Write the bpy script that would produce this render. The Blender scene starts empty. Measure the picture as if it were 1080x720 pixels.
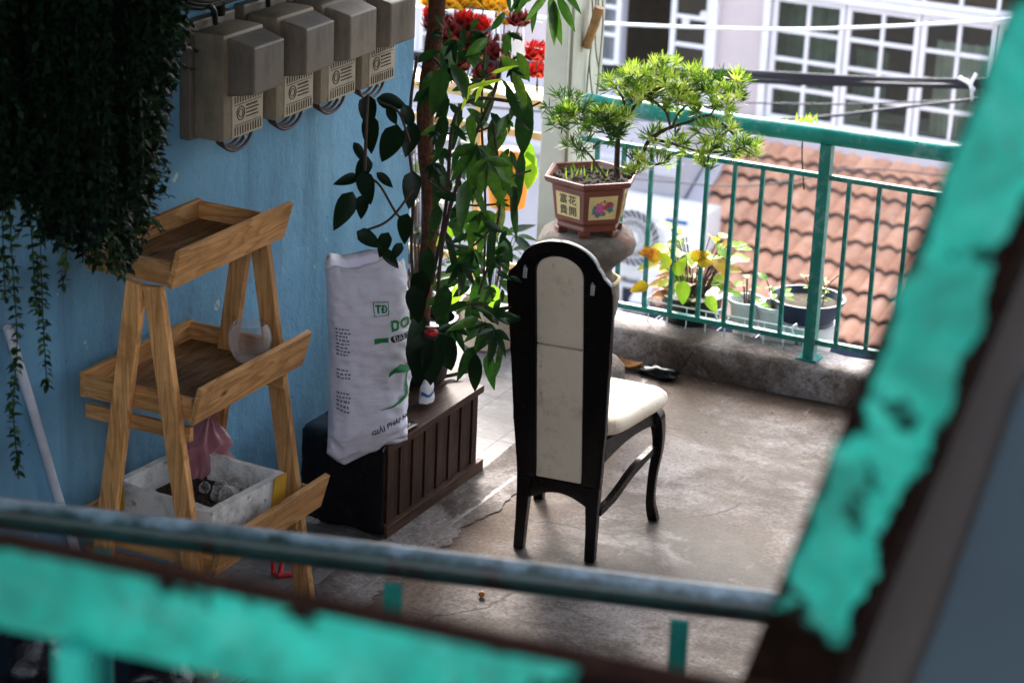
import bpy, bmesh, math, random
from mathutils import Vector, Matrix, Euler, noise
R = math.radians
PI = math.pi
scene = bpy.context.scene
col = scene.collection
random.seed(7)

# ------------------------------------------------------------------ camera
CAM = Vector((0, 0, 3.3)); F = 2550.0
_th, _ro, _ya = R(19.466), R(2.444), R(-25.689)
FW = Vector((math.sin(_ya)*math.cos(_th), math.cos(_ya)*math.cos(_th), -math.sin(_th)))
_r = Vector((math.cos(_ya), -math.sin(_ya), 0)); _u = _r.cross(FW)
RT = math.cos(_ro)*_r + math.sin(_ro)*_u
UP = -math.sin(_ro)*_r + math.cos(_ro)*_u
HR = Vector((math.cos(_ya), -math.sin(_ya), 0))      # horizontal, to the right

def ray(x, y):
    return FW + (x-540)/F*RT - (y-360)/F*UP
def at(x, y, X=None, Y=None, Z=None, d=None):
    v = ray(x, y)
    if X is not None: k = X/v.x
    elif Y is not None: k = Y/v.y
    elif Z is not None: k = (Z-CAM.z)/v.z
    else: k = d
    return CAM + v*k

cd = bpy.data.cameras.new('camera'); cam = bpy.data.objects.new('camera', cd); col.objects.link(cam)
cam.matrix_world = Matrix(((RT.x, UP.x, -FW.x, 0), (RT.y, UP.y, -FW.y, 0), (RT.z, UP.z, -FW.z, CAM.z), (0, 0, 0, 1)))
cd.lens = 85.0; cd.sensor_width = 36; cd.sensor_fit = 'HORIZONTAL'; cd.clip_start = .05; cd.clip_end = 500
cd.dof.use_dof = True; cd.dof.focus_distance = 7.85; cd.dof.aperture_fstop = 3.4; cd.dof.aperture_blades = 9
scene.camera = cam

# ------------------------------------------------------------------ objects
BASE = {}
def link(name, data, parent=None, loc=None):
    o = bpy.data.objects.new(name, data); col.objects.link(o)
    if parent is not None:
        o.parent = parent; BASE[o.name] = BASE[parent.name]
    else:
        o.location = loc if loc is not None else (0, 0, 0); BASE[o.name] = Vector(o.location)
    return o
def tag(o, label=None, cat=None, group=None, kind=None):
    if label: o['label'] = label
    if cat: o['category'] = cat
    if group: o['group'] = group
    if kind: o['kind'] = kind
    return o
def thing(name, label, cat, loc, rz=0, group=None):
    o = link(name, None, None, Vector(loc)); o.rotation_euler.z = rz; o.empty_display_size = .1
    return tag(o, label, cat, group)
def copy_tree(o, parent=None):
    c = o.copy(); col.objects.link(c); BASE[c.name] = BASE[o.name]
    if parent: c.parent = parent
    for ch in [x for x in o.children]: copy_tree(ch, c)
    return c

class MB:
    """collects faces; build() links ONE mesh object. World coordinates unless local=True."""
    def __init__(s): s.v = []; s.f = []; s.t = []; s.m = []; s.tint = .5; s.mi = 0
    def add(s, vs, fs):
        b = len(s.v); s.v += [Vector(v) for v in vs]
        for f in fs: s.f.append([b+i for i in f]); s.t.append(s.tint); s.m.append(s.mi)
    def box(s, c, size, rot=None, bev=0.0):
        bm = bmesh.new(); bmesh.ops.create_cube(bm, size=1)
        for v in bm.verts: v.co = Vector((v.co.x*size[0], v.co.y*size[1], v.co.z*size[2]))
        if bev: bmesh.ops.bevel(bm, geom=list(bm.edges), offset=bev, segments=2, profile=.6, affect='EDGES')
        M = Matrix.Translation(Vector(c)) @ ((rot if rot is not None else Matrix()).to_4x4())
        s._bm(bm, M)
    def _bm(s, bm, M):
        bm.verts.index_update()
        s.add([M @ v.co for v in bm.verts], [[v.index for v in f.verts] for f in bm.faces]); bm.free()
    def bar(s, p, q, w, h, up=(0, 0, 1), bev=0.0):
        p = Vector(p); q = Vector(q); x = (q-p); L = x.length; x.normalize()
        up = Vector(up); y = up.cross(x)
        if y.length < 1e-4: y = Vector((0, 1, 0)).cross(x)
        y.normalize(); z = x.cross(y)
        s.box((p+q)/2, (L, w, h), Matrix((x, y, z)).transposed(), bev)
    def tube(s, pts, r, seg=8, cap=True, closed=False):
        pts = [Vector(p) for p in pts]; n = len(pts)
        rr = r if isinstance(r, (list, tuple)) else [r]*n
        vs = []; fs = []; prev = None
        for i, p in enumerate(pts):
            if closed: t = pts[(i+1) % n]-pts[i-1]
            else: t = pts[min(i+1, n-1)]-pts[max(i-1, 0)]
            if t.length < 1e-9: t = Vector((0, 0, 1))
            t.normalize()
            if prev is None:
                a = t.orthogonal().normalized()
            else:
                a = prev - t*prev.dot(t)
                a = a.normalized() if a.length > 1e-6 else t.orthogonal().normalized()
            prev = a; b = t.cross(a)
            for k in range(seg):
                an = 2*PI*k/seg; vs.append(p + (a*math.cos(an)+b*math.sin(an))*rr[i])
        for i in range(n if closed else n-1):
            j = (i+1) % n
            for k in range(seg):
                k2 = (k+1) % seg; fs.append([i*seg+k, i*seg+k2, j*seg+k2, j*seg+k])
        if cap and not closed:
            fs.append(list(range(seg))[::-1]); fs.append([(n-1)*seg+k for k in range(seg)])
        s.add(vs, fs)
    def lathe(s, prof, c, seg=32, sq=None, wob=0):
        c = Vector(c); vs = []; fs = []; n = len(prof)
        for i, (r, z) in enumerate(prof):
            for k in range(seg):
                a = 2*PI*k/seg
                q = r*(1+wob*noise.noise(Vector((math.cos(a)*1.7, math.sin(a)*1.7, z*9)))) if wob else r
                vs.append(c+Vector((q*math.cos(a), q*math.sin(a), z)))
        for i in range(n-1):
            for k in range(seg):
                k2 = (k+1) % seg; fs.append([i*seg+k, i*seg+k2, (i+1)*seg+k2, (i+1)*seg+k])
        fs.append(list(range(seg))[::-1]); fs.append([(n-1)*seg+k for k in range(seg)])
        s.add(vs, fs)
    def prism(s, outline, t, M):
        """outline 2D (x,y) extruded 0..t along z, then M"""
        n = len(outline)
        vs = [M @ Vector((x, y, 0)) for x, y in outline]+[M @ Vector((x, y, t)) for x, y in outline]
        fs = [list(range(n))[::-1], list(range(n, 2*n))]+[[i, (i+1) % n, n+(i+1) % n, n+i] for i in range(n)]
        s.add(vs, fs)
    def disc(s, c, r, ax, t=.002, seg=16):
        ax = Vector(ax).normalized(); s.tube([Vector(c), Vector(c)+ax*t], r, seg)
    def leaf(s, p, d, nrm, L, W, curl=.25, kind='lance', n=6, fold=.25, tw=0):
        d = Vector(d).normalized(); nrm = Vector(nrm); nrm = (nrm-d*nrm.dot(d))
        nrm = nrm.normalized() if nrm.length > 1e-5 else d.orthogonal().normalized()
        sd = d.cross(nrm); vs = []; fs = []; P = Vector(p); ang = 0
        for i in range(n+1):
            t = i/n
            if kind == 'lance': w = math.sin(PI*min(1, t**.75))**.9
            elif kind == 'ovate': w = math.sin(PI*t**.6)**.8
            elif kind == 'strap': w = min(1, 6*(t+.05), 2.6*(1-t)+.02)
            else: w = math.sin(PI*t)
            w = max(w, .02)*W/2
            a = curl*t
            dd = d*math.cos(a)-nrm*math.sin(a); nn = nrm*math.cos(a)+d*math.sin(a)
            if tw:
                s2 = sd*math.cos(tw*t)+nn*math.sin(tw*t)
            else: s2 = sd
            vs += [P-s2*w+nn*w*fold, P, P+s2*w+nn*w*fold]
            P = P+dd*(L/n)
        for i in range(n):
            b = i*3; fs += [[b, b+1, b+4, b+3], [b+1, b+2, b+5, b+4]]
        s.add(vs, fs)
    def build(s, name, mat, parent=None, loc=None, smooth=False, local=False, auto=None):
        me = bpy.data.meshes.new(name)
        base = Vector((0, 0, 0))
        if not local:
            base = BASE[parent.name] if parent is not None else Vector(loc if loc is not None else (0, 0, 0))
        me.from_pydata([v-base for v in s.v], [], s.f)
        mats = mat if isinstance(mat, (list, tuple)) else [mat]
        for m in mats: me.materials.append(m)
        at_ = me.attributes.new('tint', 'FLOAT', 'FACE'); at_.data.foreach_set('value', s.t)
        me.polygons.foreach_set('material_index', s.m)
        bm = bmesh.new(); bm.from_mesh(me); bmesh.ops.recalc_face_normals(bm, faces=bm.faces) if smooth != 'leaf' else None
        bm.to_mesh(me); bm.free()
        if smooth:
            me.polygons.foreach_set('use_smooth', [True]*len(me.polygons))
            if smooth is not True and smooth != 'leaf':
                me.set_sharp_from_angle(angle=R(smooth))
        me.update()
        if parent is None and loc is not None: pass
        return link(name, me, parent, loc)

def text_shape(body, size, bold=0.0, align='CENTER'):
    c = bpy.data.curves.new('lettering', 'FONT'); c.body = body; c.size = size; c.offset = bold
    c.align_x = align; c.align_y = 'CENTER'; c.resolution_u = 3
    o = bpy.data.objects.new('lettering', c); col.objects.link(o); bpy.context.view_layer.update()
    me = o.to_mesh(); vs = [v.co.copy() for v in me.vertices]; fs = [list(p.vertices) for p in me.polygons]
    o.to_mesh_clear(); bpy.data.objects.remove(o); bpy.data.curves.remove(c)
    return vs, fs
def bez(pts, n=12):
    """Catmull-Rom through pts"""
    P = [Vector(p) for p in pts]; P = [P[0]*2-P[1]]+P+[P[-1]*2-P[-2]]; out = []
    for i in range(1, len(P)-2):
        for k in range(n):
            t = k/n; a, b, c, d = P[i-1], P[i], P[i+1], P[i+2]
            out.append(.5*((2*b)+(c-a)*t+(2*a-5*b+4*c-d)*t*t+(3*b-a-3*c+d)*t**3))
    out.append(P[-2]); return out

# ------------------------------------------------------------------ materials
class NT:
    def __init__(s, name, rough=.6, spec=.4):
        s.m = bpy.data.materials.new(name); s.m.use_nodes = True; s.t = s.m.node_tree; s.n = s.t.nodes
        s.b = s.n['Principled BSDF']; s.b.inputs['Roughness'].default_value = rough
        s.b.inputs['Specular IOR Level'].default_value = spec
        s.out = s.n['Material Output']; s._tc = None
    def N(s, t, **k):
        n = s.n.new(t)
        for a, v in k.items(): setattr(n, a, v)
        return n
    def L(s, a, b): s.t.links.new(a, b)
    def obj(s, scale=(1, 1, 1), rot=(0, 0, 0)):
        tc = s.N('ShaderNodeTexCoord'); mp = s.N('ShaderNodeMapping')
        mp.inputs['Scale'].default_value = scale; mp.inputs['Rotation'].default_value = rot
        s.L(tc.outputs['Object'], mp.inputs['Vector']); return mp.outputs['Vector']
    def noise(s, scale=5, detail=6, rough=.6, vec=None, dist=0):
        n = s.N('ShaderNodeTexNoise'); n.inputs['Scale'].default_value = scale; n.inputs['Detail'].default_value = detail
        n.inputs['Roughness'].default_value = rough; n.inputs['Distortion'].default_value = dist
        s.L(vec if vec is not None else s.obj(), n.inputs['Vector']); return n.outputs['Fac']
    def ramp(s, fac, stops, interp='LINEAR'):
        r = s.N('ShaderNodeValToRGB'); r.color_ramp.interpolation = interp
        e = r.color_ramp.elements
        while len(e) < len(stops): e.new(.5)
        for i, (p, c) in enumerate(stops):
            e[i].position = p
            e[i].color = (c, c, c, 1) if not isinstance(c, (tuple, list)) else (c[0], c[1], c[2], 1)
        s.L(fac, r.inputs['Fac']); return r.outputs['Color']
    def mix(s, fac, a, b, mode='MIX'):
        m = s.N('ShaderNodeMix', data_type='RGBA', blend_type=mode)
        for sock, v in ((m.inputs[0], fac), (m.inputs[6], a), (m.inputs[7], b)):
            if isinstance(v, (int, float)): sock.default_value = v
            elif isinstance(v, (tuple, list)): sock.default_value = (v[0], v[1], v[2], 1)
            else: s.L(v, sock)
        return m.outputs[2]
    def math(s, op, a, b=0.0, c=None, clamp=False):
        m = s.N('ShaderNodeMath', operation=op); m.use_clamp = clamp
        for i, v in enumerate((a, b) if c is None else (a, b, c)):
            if isinstance(v, (int, float)): m.inputs[i].default_value = v
            else: s.L(v, m.inputs[i])
        return m.outputs[0]
    def sep(s, vec):
        n = s.N('ShaderNodeSeparateXYZ'); s.L(vec, n.inputs[0]); return n.outputs
    def tint(s):
        a = s.N('ShaderNodeAttribute', attribute_name='tint'); return a.outputs['Fac']
    def col(s, c):
        if isinstance(c, (tuple, list)): s.b.inputs['Base Color'].default_value = (c[0], c[1], c[2], 1)
        else: s.L(c, s.b.inputs['Base Color'])
        return s
    def rough(s, v):
        s.L(v, s.b.inputs['Roughness']); return s
    def bump(s, h, strength=.3, dist=.01):
        b = s.N('ShaderNodeBump'); b.inputs['Strength'].default_value = strength; b.inputs['Distance'].default_value = dist
        s.L(h, b.inputs['Height']); s.L(b.outputs['Normal'], s.b.inputs['Normal']); return s

def m_plain(name, c, rough=.6, var=.15, scale=12, spec=.4, bump=.1, metal=0):
    t = NT(name, rough, spec); n = t.noise(scale, 6)
    t.col(t.ramp(n, [(.3, tuple(k*(1-var) for k in c)), (.7, tuple(min(1, k*(1+var)) for k in c))]))
    t.b.inputs['Metallic'].default_value = metal
    if bump: t.bump(t.noise(scale*6, 4), bump, .003)
    return t.m

def m_wall():
    t = NT('blue_limewash', .75, .25)
    base = t.ramp(t.noise(1.3, 8, .65), [(.3, (.095, .23, .355)), (.55, (.14, .315, .455)), (.75, (.19, .38, .52))])
    stain = t.ramp(t.noise(3.0, 8, .7, t.obj((1, 1, .35))), [(.5, 0), (.72, 1)])
    c = t.mix(t.math('MULTIPLY', stain, .6), base, (.07, .13, .18))
    streak = t.ramp(t.noise(9, 5, .6, t.obj((1, 1, .12))), [(.56, 0), (.75, 1)])
    c = t.mix(t.math('MULTIPLY', streak, .25), c, (.34, .48, .55))
    chip = t.ramp(t.noise(8.0, 7, .6), [(.675, 0), (.70, .8)])
    c = t.mix(chip, c, (.52, .58, .56))
    tiny = t.ramp(t.noise(23.0, 3, .5), [(.74, 0), (.75, 1)])
    c = t.mix(tiny, c, (.62, .55, .35))
    dr = t.ramp(t.noise(5, 8, .7, t.obj((1, 1, .08))), [(.55, 0), (.7, .5)]); c = t.mix(dr, c, (.06, .12, .17))
    dark = t.ramp(t.noise(31.0, 3, .5), [(.73, 0), (.75, 1)])
    c = t.mix(dark, c, (.05, .11, .18))
    t.col(c); t.bump(t.mix(chip, t.noise(5, 9, .65), (0, 0, 0)), .6, .03); return t.m
def m_concrete(name='stained_concrete', k=1.0, damp_and_dark_end=False):
    t = NT(name, .7, .12)
    a = t.noise(1.35, 9, .66, dist=.5); b = t.noise(5.0, 9, .7); e = t.noise(40, 5, .7)
    c = t.ramp(a, [(.38, (.045*k, .031*k, .023*k)), (.46, (.105*k, .083*k, .072*k)), (.52, (.185*k, .160*k, .152*k)), (.62, (.30*k, .277*k, .278*k))])
    c = t.mix(t.ramp(b, [(.38, .85), (.56, 0)]), c, (.075*k, .056*k, .046*k))
    c = t.mix(t.ramp(b, [(.58, 0), (.72, .55)]), c, (.33*k, .30*k, .285*k))
    pat = t.ramp(t.noise(2.3, 6, .6, dist=.8), [(.52, 0), (.60, 1)])
    c = t.mix(t.math('MULTIPLY', pat, .38), c, (.33*k, .30*k, .29*k))
    c = t.mix(t.ramp(e, [(.30, .8), (.42, 0)]), c, (.05, .04, .035))
    sp = t.ramp(t.noise(75, 2, .5), [(.73, 0), (.77, .4)])
    c = t.mix(sp, c, (.55, .53, .5))
    if damp_and_dark_end:
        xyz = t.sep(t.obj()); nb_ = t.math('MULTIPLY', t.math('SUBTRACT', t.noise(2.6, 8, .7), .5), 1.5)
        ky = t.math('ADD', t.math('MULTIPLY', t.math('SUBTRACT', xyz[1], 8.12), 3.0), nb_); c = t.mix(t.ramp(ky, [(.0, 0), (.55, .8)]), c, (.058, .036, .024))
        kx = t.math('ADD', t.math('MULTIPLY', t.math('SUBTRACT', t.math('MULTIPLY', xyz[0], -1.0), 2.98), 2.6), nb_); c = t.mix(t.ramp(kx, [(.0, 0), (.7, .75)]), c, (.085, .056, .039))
        kn = t.math('ADD', t.math('MULTIPLY', t.math('SUBTRACT', t.math('MULTIPLY', xyz[1], -1.0), -6.15), 2.0), nb_); c = t.mix(t.ramp(kn, [(.0, 0), (.8, .7)]), c, (.052, .038, .030))  # concrete also darker towards the near end
    gr = t.noise(70, 8, .75); c = t.mix(1.0, c, t.ramp(gr, [(.32, (.45, .43, .41)), (.48, (1, 1, 1)), (.66, (1.45, 1.45, 1.45))]), 'MULTIPLY')
    vo = t.N('ShaderNodeTexVoronoi', feature='DISTANCE_TO_EDGE'); vo.inputs['Scale'].default_value = .55
    wv = t.N('ShaderNodeVectorMath', operation='ADD'); t.L(t.obj(), wv.inputs[0]); nc = t.N('ShaderNodeTexNoise'); nc.inputs['Scale'].default_value = 3; nc.inputs['Detail'].default_value = 8; t.L(t.obj(), nc.inputs['Vector'])
    t.L(t.mix(.75, nc.outputs['Color'], (0, 0, 0)), wv.inputs[1]); t.L(wv.outputs[0], vo.inputs['Vector'])
    ck = t.ramp(vo.outputs['Distance'], [(.0, 1), (.0028, 0)])
    c = t.mix(t.math('MULTIPLY', ck, t.ramp(t.noise(1.7, 3), [(.45, 0), (.55, .8)])), c, (.03, .022, .018))
    scr = t.ramp(t.noise(7, 9, .78, t.obj((1, .35, 1), (0, 0, .5))), [(.60, 0), (.68, .6)]); c = t.mix(scr, c, (.36*k, .34*k, .335*k))
    t.col(c); t.rough(t.ramp(a, [(.35, .6), (.65, .9)]))
    t.bump(t.mix(.5, b, e), .5, .008); return t.m
def m_tiles():
    t = NT('grey_floor_tiles', .55, .4)
    br = t.N('ShaderNodeTexBrick'); br.offset = 0.0
    t.L(t.obj((1, 1, 1), (0, 0, 0)), br.inputs['Vector'])
    br.inputs['Color1'].default_value = (.17, .155, .155, 1); br.inputs['Color2'].default_value = (.21, .19, .19, 1)
    br.inputs['Mortar'].default_value = (.07, .06, .058, 1); br.inputs['Scale'].default_value = 1
    br.inputs['Brick Width'].default_value = .2; br.inputs['Row Height'].default_value = .2
    br.inputs['Mortar Size'].default_value = .0035; br.inputs['Mortar Smooth'].default_value = .2
    vo = t.N('ShaderNodeTexVoronoi'); vo.inputs['Scale'].default_value = 26; t.L(t.obj(), vo.inputs['Vector'])
    c = t.mix(t.ramp(vo.outputs['Distance'], [(.25, .4), (.4, 0)]), br.outputs['Color'], (.33, .305, .30))
    c = t.mix(t.ramp(t.noise(4, 8, .7), [(.42, .75), (.62, 0)]), c, (.10, .082, .072))
    t.col(c); t.bump(t.mix(.5, br.outputs['Fac'], t.noise(30, 5)), .25, .004); return t.m
def m_wood(name, axis, c0, c1, c2, ring=26, rough=.55, dark=0):
    t = NT(name, rough, .16)
    sc = {'x': (.9, 9, 9), 'y': (9, .9, 9), 'z': (9, 9, .9)}[axis]
    v = t.obj(sc); off = t.tint()
    ad = t.N('ShaderNodeVectorMath', operation='ADD'); t.L(v, ad.inputs[0])
    cm = t.N('ShaderNodeCombineXYZ'); mu = t.math('MULTIPLY', off, 37.0)
    for i in range(3): t.L(mu, cm.inputs[i])
    t.L(cm.outputs[0], ad.inputs[1]); v = ad.outputs[0]
    n1 = t.noise(.9, 3, .5, v, .4)
    w = t.math('FRACT', t.math('MULTIPLY', n1, ring*.5))
    g = t.ramp(w, [(0, c0), (.55, c1), (.85, c2), (1, c0)])
    fine = t.noise(7, 6, .7, v)
    g = t.mix(t.ramp(fine, [(.35, .55), (.6, 0)]), g, tuple(k*.62 for k in c2))
    vo = t.N('ShaderNodeTexVoronoi'); vo.inputs['Scale'].default_value = 1.0; t.L(t.obj(tuple(9 if k > 1 else 4.5 for k in sc)), vo.inputs['Vector'])
    knot = t.ramp(vo.outputs['Distance'], [(.06, 1), (.13, 0)])
    g = t.mix(knot, g, (.06, .03, .015))
    dirt = t.ramp(t.noise(6, 7, .7), [(.48, 0), (.7, .55+dark)])
    g = t.mix(dirt, g, tuple(k*.4 for k in c2))
    hue = t.mix(off, (.70, .70, .70), (1.2, 1.14, 1.06)); g = t.mix(1.0, g, hue, 'MULTIPLY')
    t.col(g); t.bump(t.mix(.5, fine, w), .2, .002); return t.m
def m_teal(name, rustfn=None, chips=.62, wear=.0, base=(.0, .19, .155), sc=7, gloss=.34, spec=.45, amp=1.0):
    """teal gloss paint chipped down to dark rust; rustfn(t) gives an extra 0..1 height that favours rust"""
    t = NT(name, .32, .5)
    n = t.noise(sc, 7, .62, dist=.3); pt = t.ramp(t.noise(sc*.5, 5), [(.3, tuple(k*.75 for k in base)), (.7, tuple(k*1.18+.008 for k in base))])
    if wear:
        wn = t.ramp(t.noise(sc*1.5, 7, .7), [(.5, 0), (.68, wear)]); pt = t.mix(wn, pt, (.42, .55, .54))
    rust = t.ramp(t.noise(sc*3, 6, .7), [(.3, (.0015, .001, .001)), (.6, (.0045, .0025, .002)), (.8, (.014, .006, .004))])
    h = t.math('ADD', t.math('MULTIPLY', t.math('SUBTRACT', n, .5), amp), .5)
    if rustfn: h = t.math('ADD', h, rustfn(t))
    if rustfn:
        pt = t.mix(t.ramp(t.noise(sc*.8, 8, .7, dist=1.0), [(.40, .75), (.60, 0)]), pt, tuple(k*.38+.004 for k in base))
        pt = t.mix(t.ramp(t.noise(sc*1.3, 8, .7, t.obj((.25, 1, 1))), [(.56, 0), (.74, .2)]), pt, (.05, .24, .20))
        pt = t.mix(t.ramp(t.noise(sc*4, 4, .7), [(.60, 0), (.70, .8)]), pt, (.02, .035, .03))
    mk = t.ramp(h, [(chips, 0), (chips+(.06 if rustfn else .025), 1)])
    t.col(t.mix(mk, pt, rust)); t.rough(t.ramp(mk, [(0, gloss), (1, .95)])); t.L(t.ramp(mk, [(0, spec), (1, .0)]), t.b.inputs['Specular IOR Level'])
    hh = t.math('SUBTRACT', t.math('MULTIPLY', t.noise(sc*6, 4), .3), mk)
    t.bump(hh, .3, .003); return t.m
def m_leaf(name, stops, trans=.35, rough=.4, spec=.3):
    t = NT(name, rough, spec)
    f = t.math('ADD', t.tint(), t.math('MULTIPLY', t.math('SUBTRACT', t.noise(38, 6, .7), .5), .75))
    c = t.ramp(f, stops); t.col(c)
    tr = t.N('ShaderNodeBsdfTranslucent'); t.L(t.mix(1.0, c, (1.2, 1.3, .5), 'MULTIPLY'), tr.inputs['Color'])
    mx = t.N('ShaderNodeMixShader'); mx.inputs[0].default_value = trans
    t.L(t.b.outputs[0], mx.inputs[1]); t.L(tr.outputs[0], mx.inputs[2]); t.L(mx.outputs[0], t.out.inputs['Surface'])
    return t.m
def m_glass(name='window_glass', c=(.02, .025, .03)):
    t = NT(name, .04, .5); t.b.inputs['Base Color'].default_value = (.8, .85, .86, 1)
    gl = t.N('ShaderNodeBsdfGlossy'); gl.inputs['Roughness'].default_value = .03
    tr = t.N('ShaderNodeBsdfTransparent'); tr.inputs['Color'].default_value = (.82, .86, .86, 1)
    fr = t.N('ShaderNodeFresnel'); fr.inputs['IOR'].default_value = 1.45
    mx = t.N('ShaderNodeMixShader'); t.L(fr.outputs[0], mx.inputs[0]); t.L(tr.outputs[0], mx.inputs[1]); t.L(gl.outputs[0], mx.inputs[2])
    t.L(mx.outputs[0], t.out.inputs['Surface']); return t.m
def m_clear(name, tintc=(.9, .9, .9), dens=.35):
    t = NT(name, .25, .5); t.col(tintc)
    tr = t.N('ShaderNodeBsdfTransparent'); tr.inputs['Color'].default_value = (*tintc, 1)
    mx = t.N('ShaderNodeMixShader'); lw = t.N('ShaderNodeLayerWeight'); lw.inputs[0].default_value = .35
    t.L(t.math('MULTIPLY_ADD', lw.outputs['Facing'], .55, dens, clamp=True), mx.inputs[0])
    t.L(tr.outputs[0], mx.inputs[1]); t.L(t.b.outputs[0], mx.inputs[2]); t.L(mx.outputs[0], t.out.inputs['Surface']); return t.m

M = {}
M['wall'] = m_wall()
M['floor'] = m_concrete(k=.76, damp_and_dark_end=True)
M['mortar'] = m_concrete('mortar_concrete', .95)
M['kerb'] = m_concrete('kerb_concrete', 1.15)
M['landing'] = m_plain('pale_cement_tile', (.55, .53, .50), .7)
M['tiles'] = m_tiles()
pc = ((.76, .41, .17), (.68, .345, .13), (.47, .215, .07))
for ax in 'xyz': M['pine_'+ax] = m_wood('pine_'+ax, ax, *pc)
M['oldpine'] = m_wood('soiled_pine', 'y', (.36, .19, .082), (.29, .145, .058), (.16, .075, .030), dark=.3)
M['slat'] = m_wood('dark_slat_wood', 'z', (.060, .027, .016), (.045, .019, .011), (.026, .011, .007), dark=.2)
M['slat_y'] = m_wood('dark_rail_wood', 'y', (.105, .055, .036), (.08, .039, .025), (.045, .021, .013), dark=.2)
M['teal'] = m_teal('teal_paint', chips=.69, wear=.35, sc=16)
M['tealrail'] = m_teal('teal_handrail_paint', chips=.665, wear=.5, base=(.005, .27, .225), sc=9)
M['lacquer'] = NT('black_lacquer', .22, .5).col((.008, .007, .008)).m
t = NT('black_lacquer', .3, .22); t.col(t.ramp(t.noise(20, 6, .7), [(.3, (.004, .0032, .0035)), (.7, (.006, .005, .005))])); t.rough(t.ramp(t.noise(25, 6, .7), [(.35, .2), (.7, .3)])); M['lacquer'] = t.m
t = NT('cream_vinyl', .42, .4)
_c = t.ramp(t.noise(3, 6), [(.3, (.66, .545, .40)), (.7, (.76, .65, .50))])
_c = t.mix(t.ramp(t.noise(11, 8, .75), [(.52, 0), (.68, .6)]), _c, (.40, .32, .235))
_c = t.mix(t.ramp(t.noise(16, 7, .8, t.obj((1.4, 1, .35))), [(.60, 0), (.66, .7)]), _c, (.15, .105, .08))
t.col(_c); t.bump(t.noise(60, 3), .08, .002); M['vinyl'] = t.m
M['steel'] = m_plain('dull_steel', (.35, .35, .36), .4, metal=.8)
t = NT('meter_plastic', .55, .4)
_c = t.ramp(t.noise(5, 7, .7), [(.3, (.15, .112, .075)), (.6, (.25, .195, .13)), (.8, (.32, .26, .18))])
_c = t.mix(t.ramp(t.noise(14, 8, .75, t.obj((1, 1, .3))), [(.5, 0), (.7, .8)]), _c, (.09, .075, .06)); t.col(_c)
t.bump(t.noise(50, 4), .1, .002); M['meter'] = t.m
t = NT('meter_hood_plastic', .5, .4)
_c = t.ramp(t.noise(6, 7, .7, t.obj((1, 1, .4))), [(.35, (.12, .09, .066)), (.6, (.205, .163, .125)), (.75, (.28, .235, .185))]); oi = t.N('ShaderNodeObjectInfo'); _c = t.mix(1.0, _c, t.mix(oi.outputs['Random'], (.75, .74, .74), (1.2, 1.2, 1.2)), 'MULTIPLY'); _c = t.mix(t.ramp(t.noise(9, 8, .75, t.obj((1, 1, .2))), [(.52, 0), (.7, .75)]), _c, (.045, .035, .028)); t.col(_c); t.bump(t.noise(40, 4), .1, .002); M['hood'] = t.m
M['emboss'] = m_plain('label_ink', (.10, .078, .052), .7, .5, 40)
M['meterlabel'] = m_plain('meter_label_plate', (.42, .35, .25), .6, .12, 30)
M['dark'] = m_plain('black_plastic', (.012, .012, .013), .45)
M['cablered'] = m_plain('maroon_cable', (.06, .025, .022), .5)
t = NT('woven_sack', .5, .35)
_c = t.ramp(t.noise(7, 7, .6), [(.3, (.78, .745, .87)), (.7, (.89, .86, .94))])
_c = t.mix(t.ramp(t.noise(3.5, 8, .7), [(.55, 0), (.75, .35)]), _c, (.38, .35, .42)); t.col(_c)
ch = t.N('ShaderNodeTexChecker'); ch.inputs['Scale'].default_value = 330; t.L(t.obj(), ch.inputs['Vector'])
t.bump(t.mix(.22, t.noise(16, 8, .68, t.obj((1, 1, 1.9)), 1.2), ch.outputs['Fac']), .75, .012); M['sack'] = t.m
M['sackgreen'] = m_plain('green_print', (.005, .20, .055), .5, .1, 30)
M['sackgrey'] = m_plain('grey_print', (.16, .16, .22), .5)
M['sackwhite'] = m_plain('white_print', (.7, .7, .72), .5)
M['soil'] = m_plain('potting_soil', (.045, .028, .018), .95, .5, 40, bump=1)
M['terracotta'] = m_plain('brown_glazed_clay', (.165, .048, .030), .28, .2, 14)
M['plaque'] = m_plain('cream_yellow_plaque', (.68, .50, .22), .5, .08, 30)
M['ink'] = m_plain('black_ink', (.02, .015, .015), .6)
M['pinkglaze'] = m_plain('pink_glaze', (.55, .10, .28), .4, .25, 90)
M['redglaze'] = m_plain('crimson_glaze', (.42, .03, .07), .4, .25, 90)
M['blueglaze'] = m_plain('teal_leaf_glaze', (.06, .20, .22), .4, .2, 90)
t = NT('weathered_stone', .85, .25)
_c = t.ramp(t.noise(7, 8, .7), [(.3, (.075, .058, .046)), (.5, (.19, .155, .128)), (.7, (.32, .28, .25))])
_c = t.mix(t.ramp(t.noise(4, 6, .6), [(.56, 0), (.66, .8)]), _c, (.33, .15, .10)); t.col(_c)
t.bump(t.noise(14, 9, .72), .9, .03); M['stone'] = t.m
M['bark'] = m_plain('dark_bark', (.06, .036, .026), .85, .45, 35, bump=.8)
M['needle'] = m_leaf('bonsai_needles', [(.0, (.045, .10, .015)), (.3, (.13, .245, .03)), (.6, (.34, .46, .07)), (1, (.62, .70, .24))], .3)
M['needledark'] = m_leaf('old_bonsai_needles', [(.0, (.018, .055, .012)), (.5, (.05, .13, .02)), (1, (.16, .28, .035))], .3)
M['philo'] = m_leaf('climber_leaves', [(.0, (.004, .016, .007)), (.3, (.010, .038, .013)), (.6, (.030, .085, .018)), (.85, (.085, .17, .025)), (1, (.24, .28, .045))], .30, .3, .4)
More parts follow.
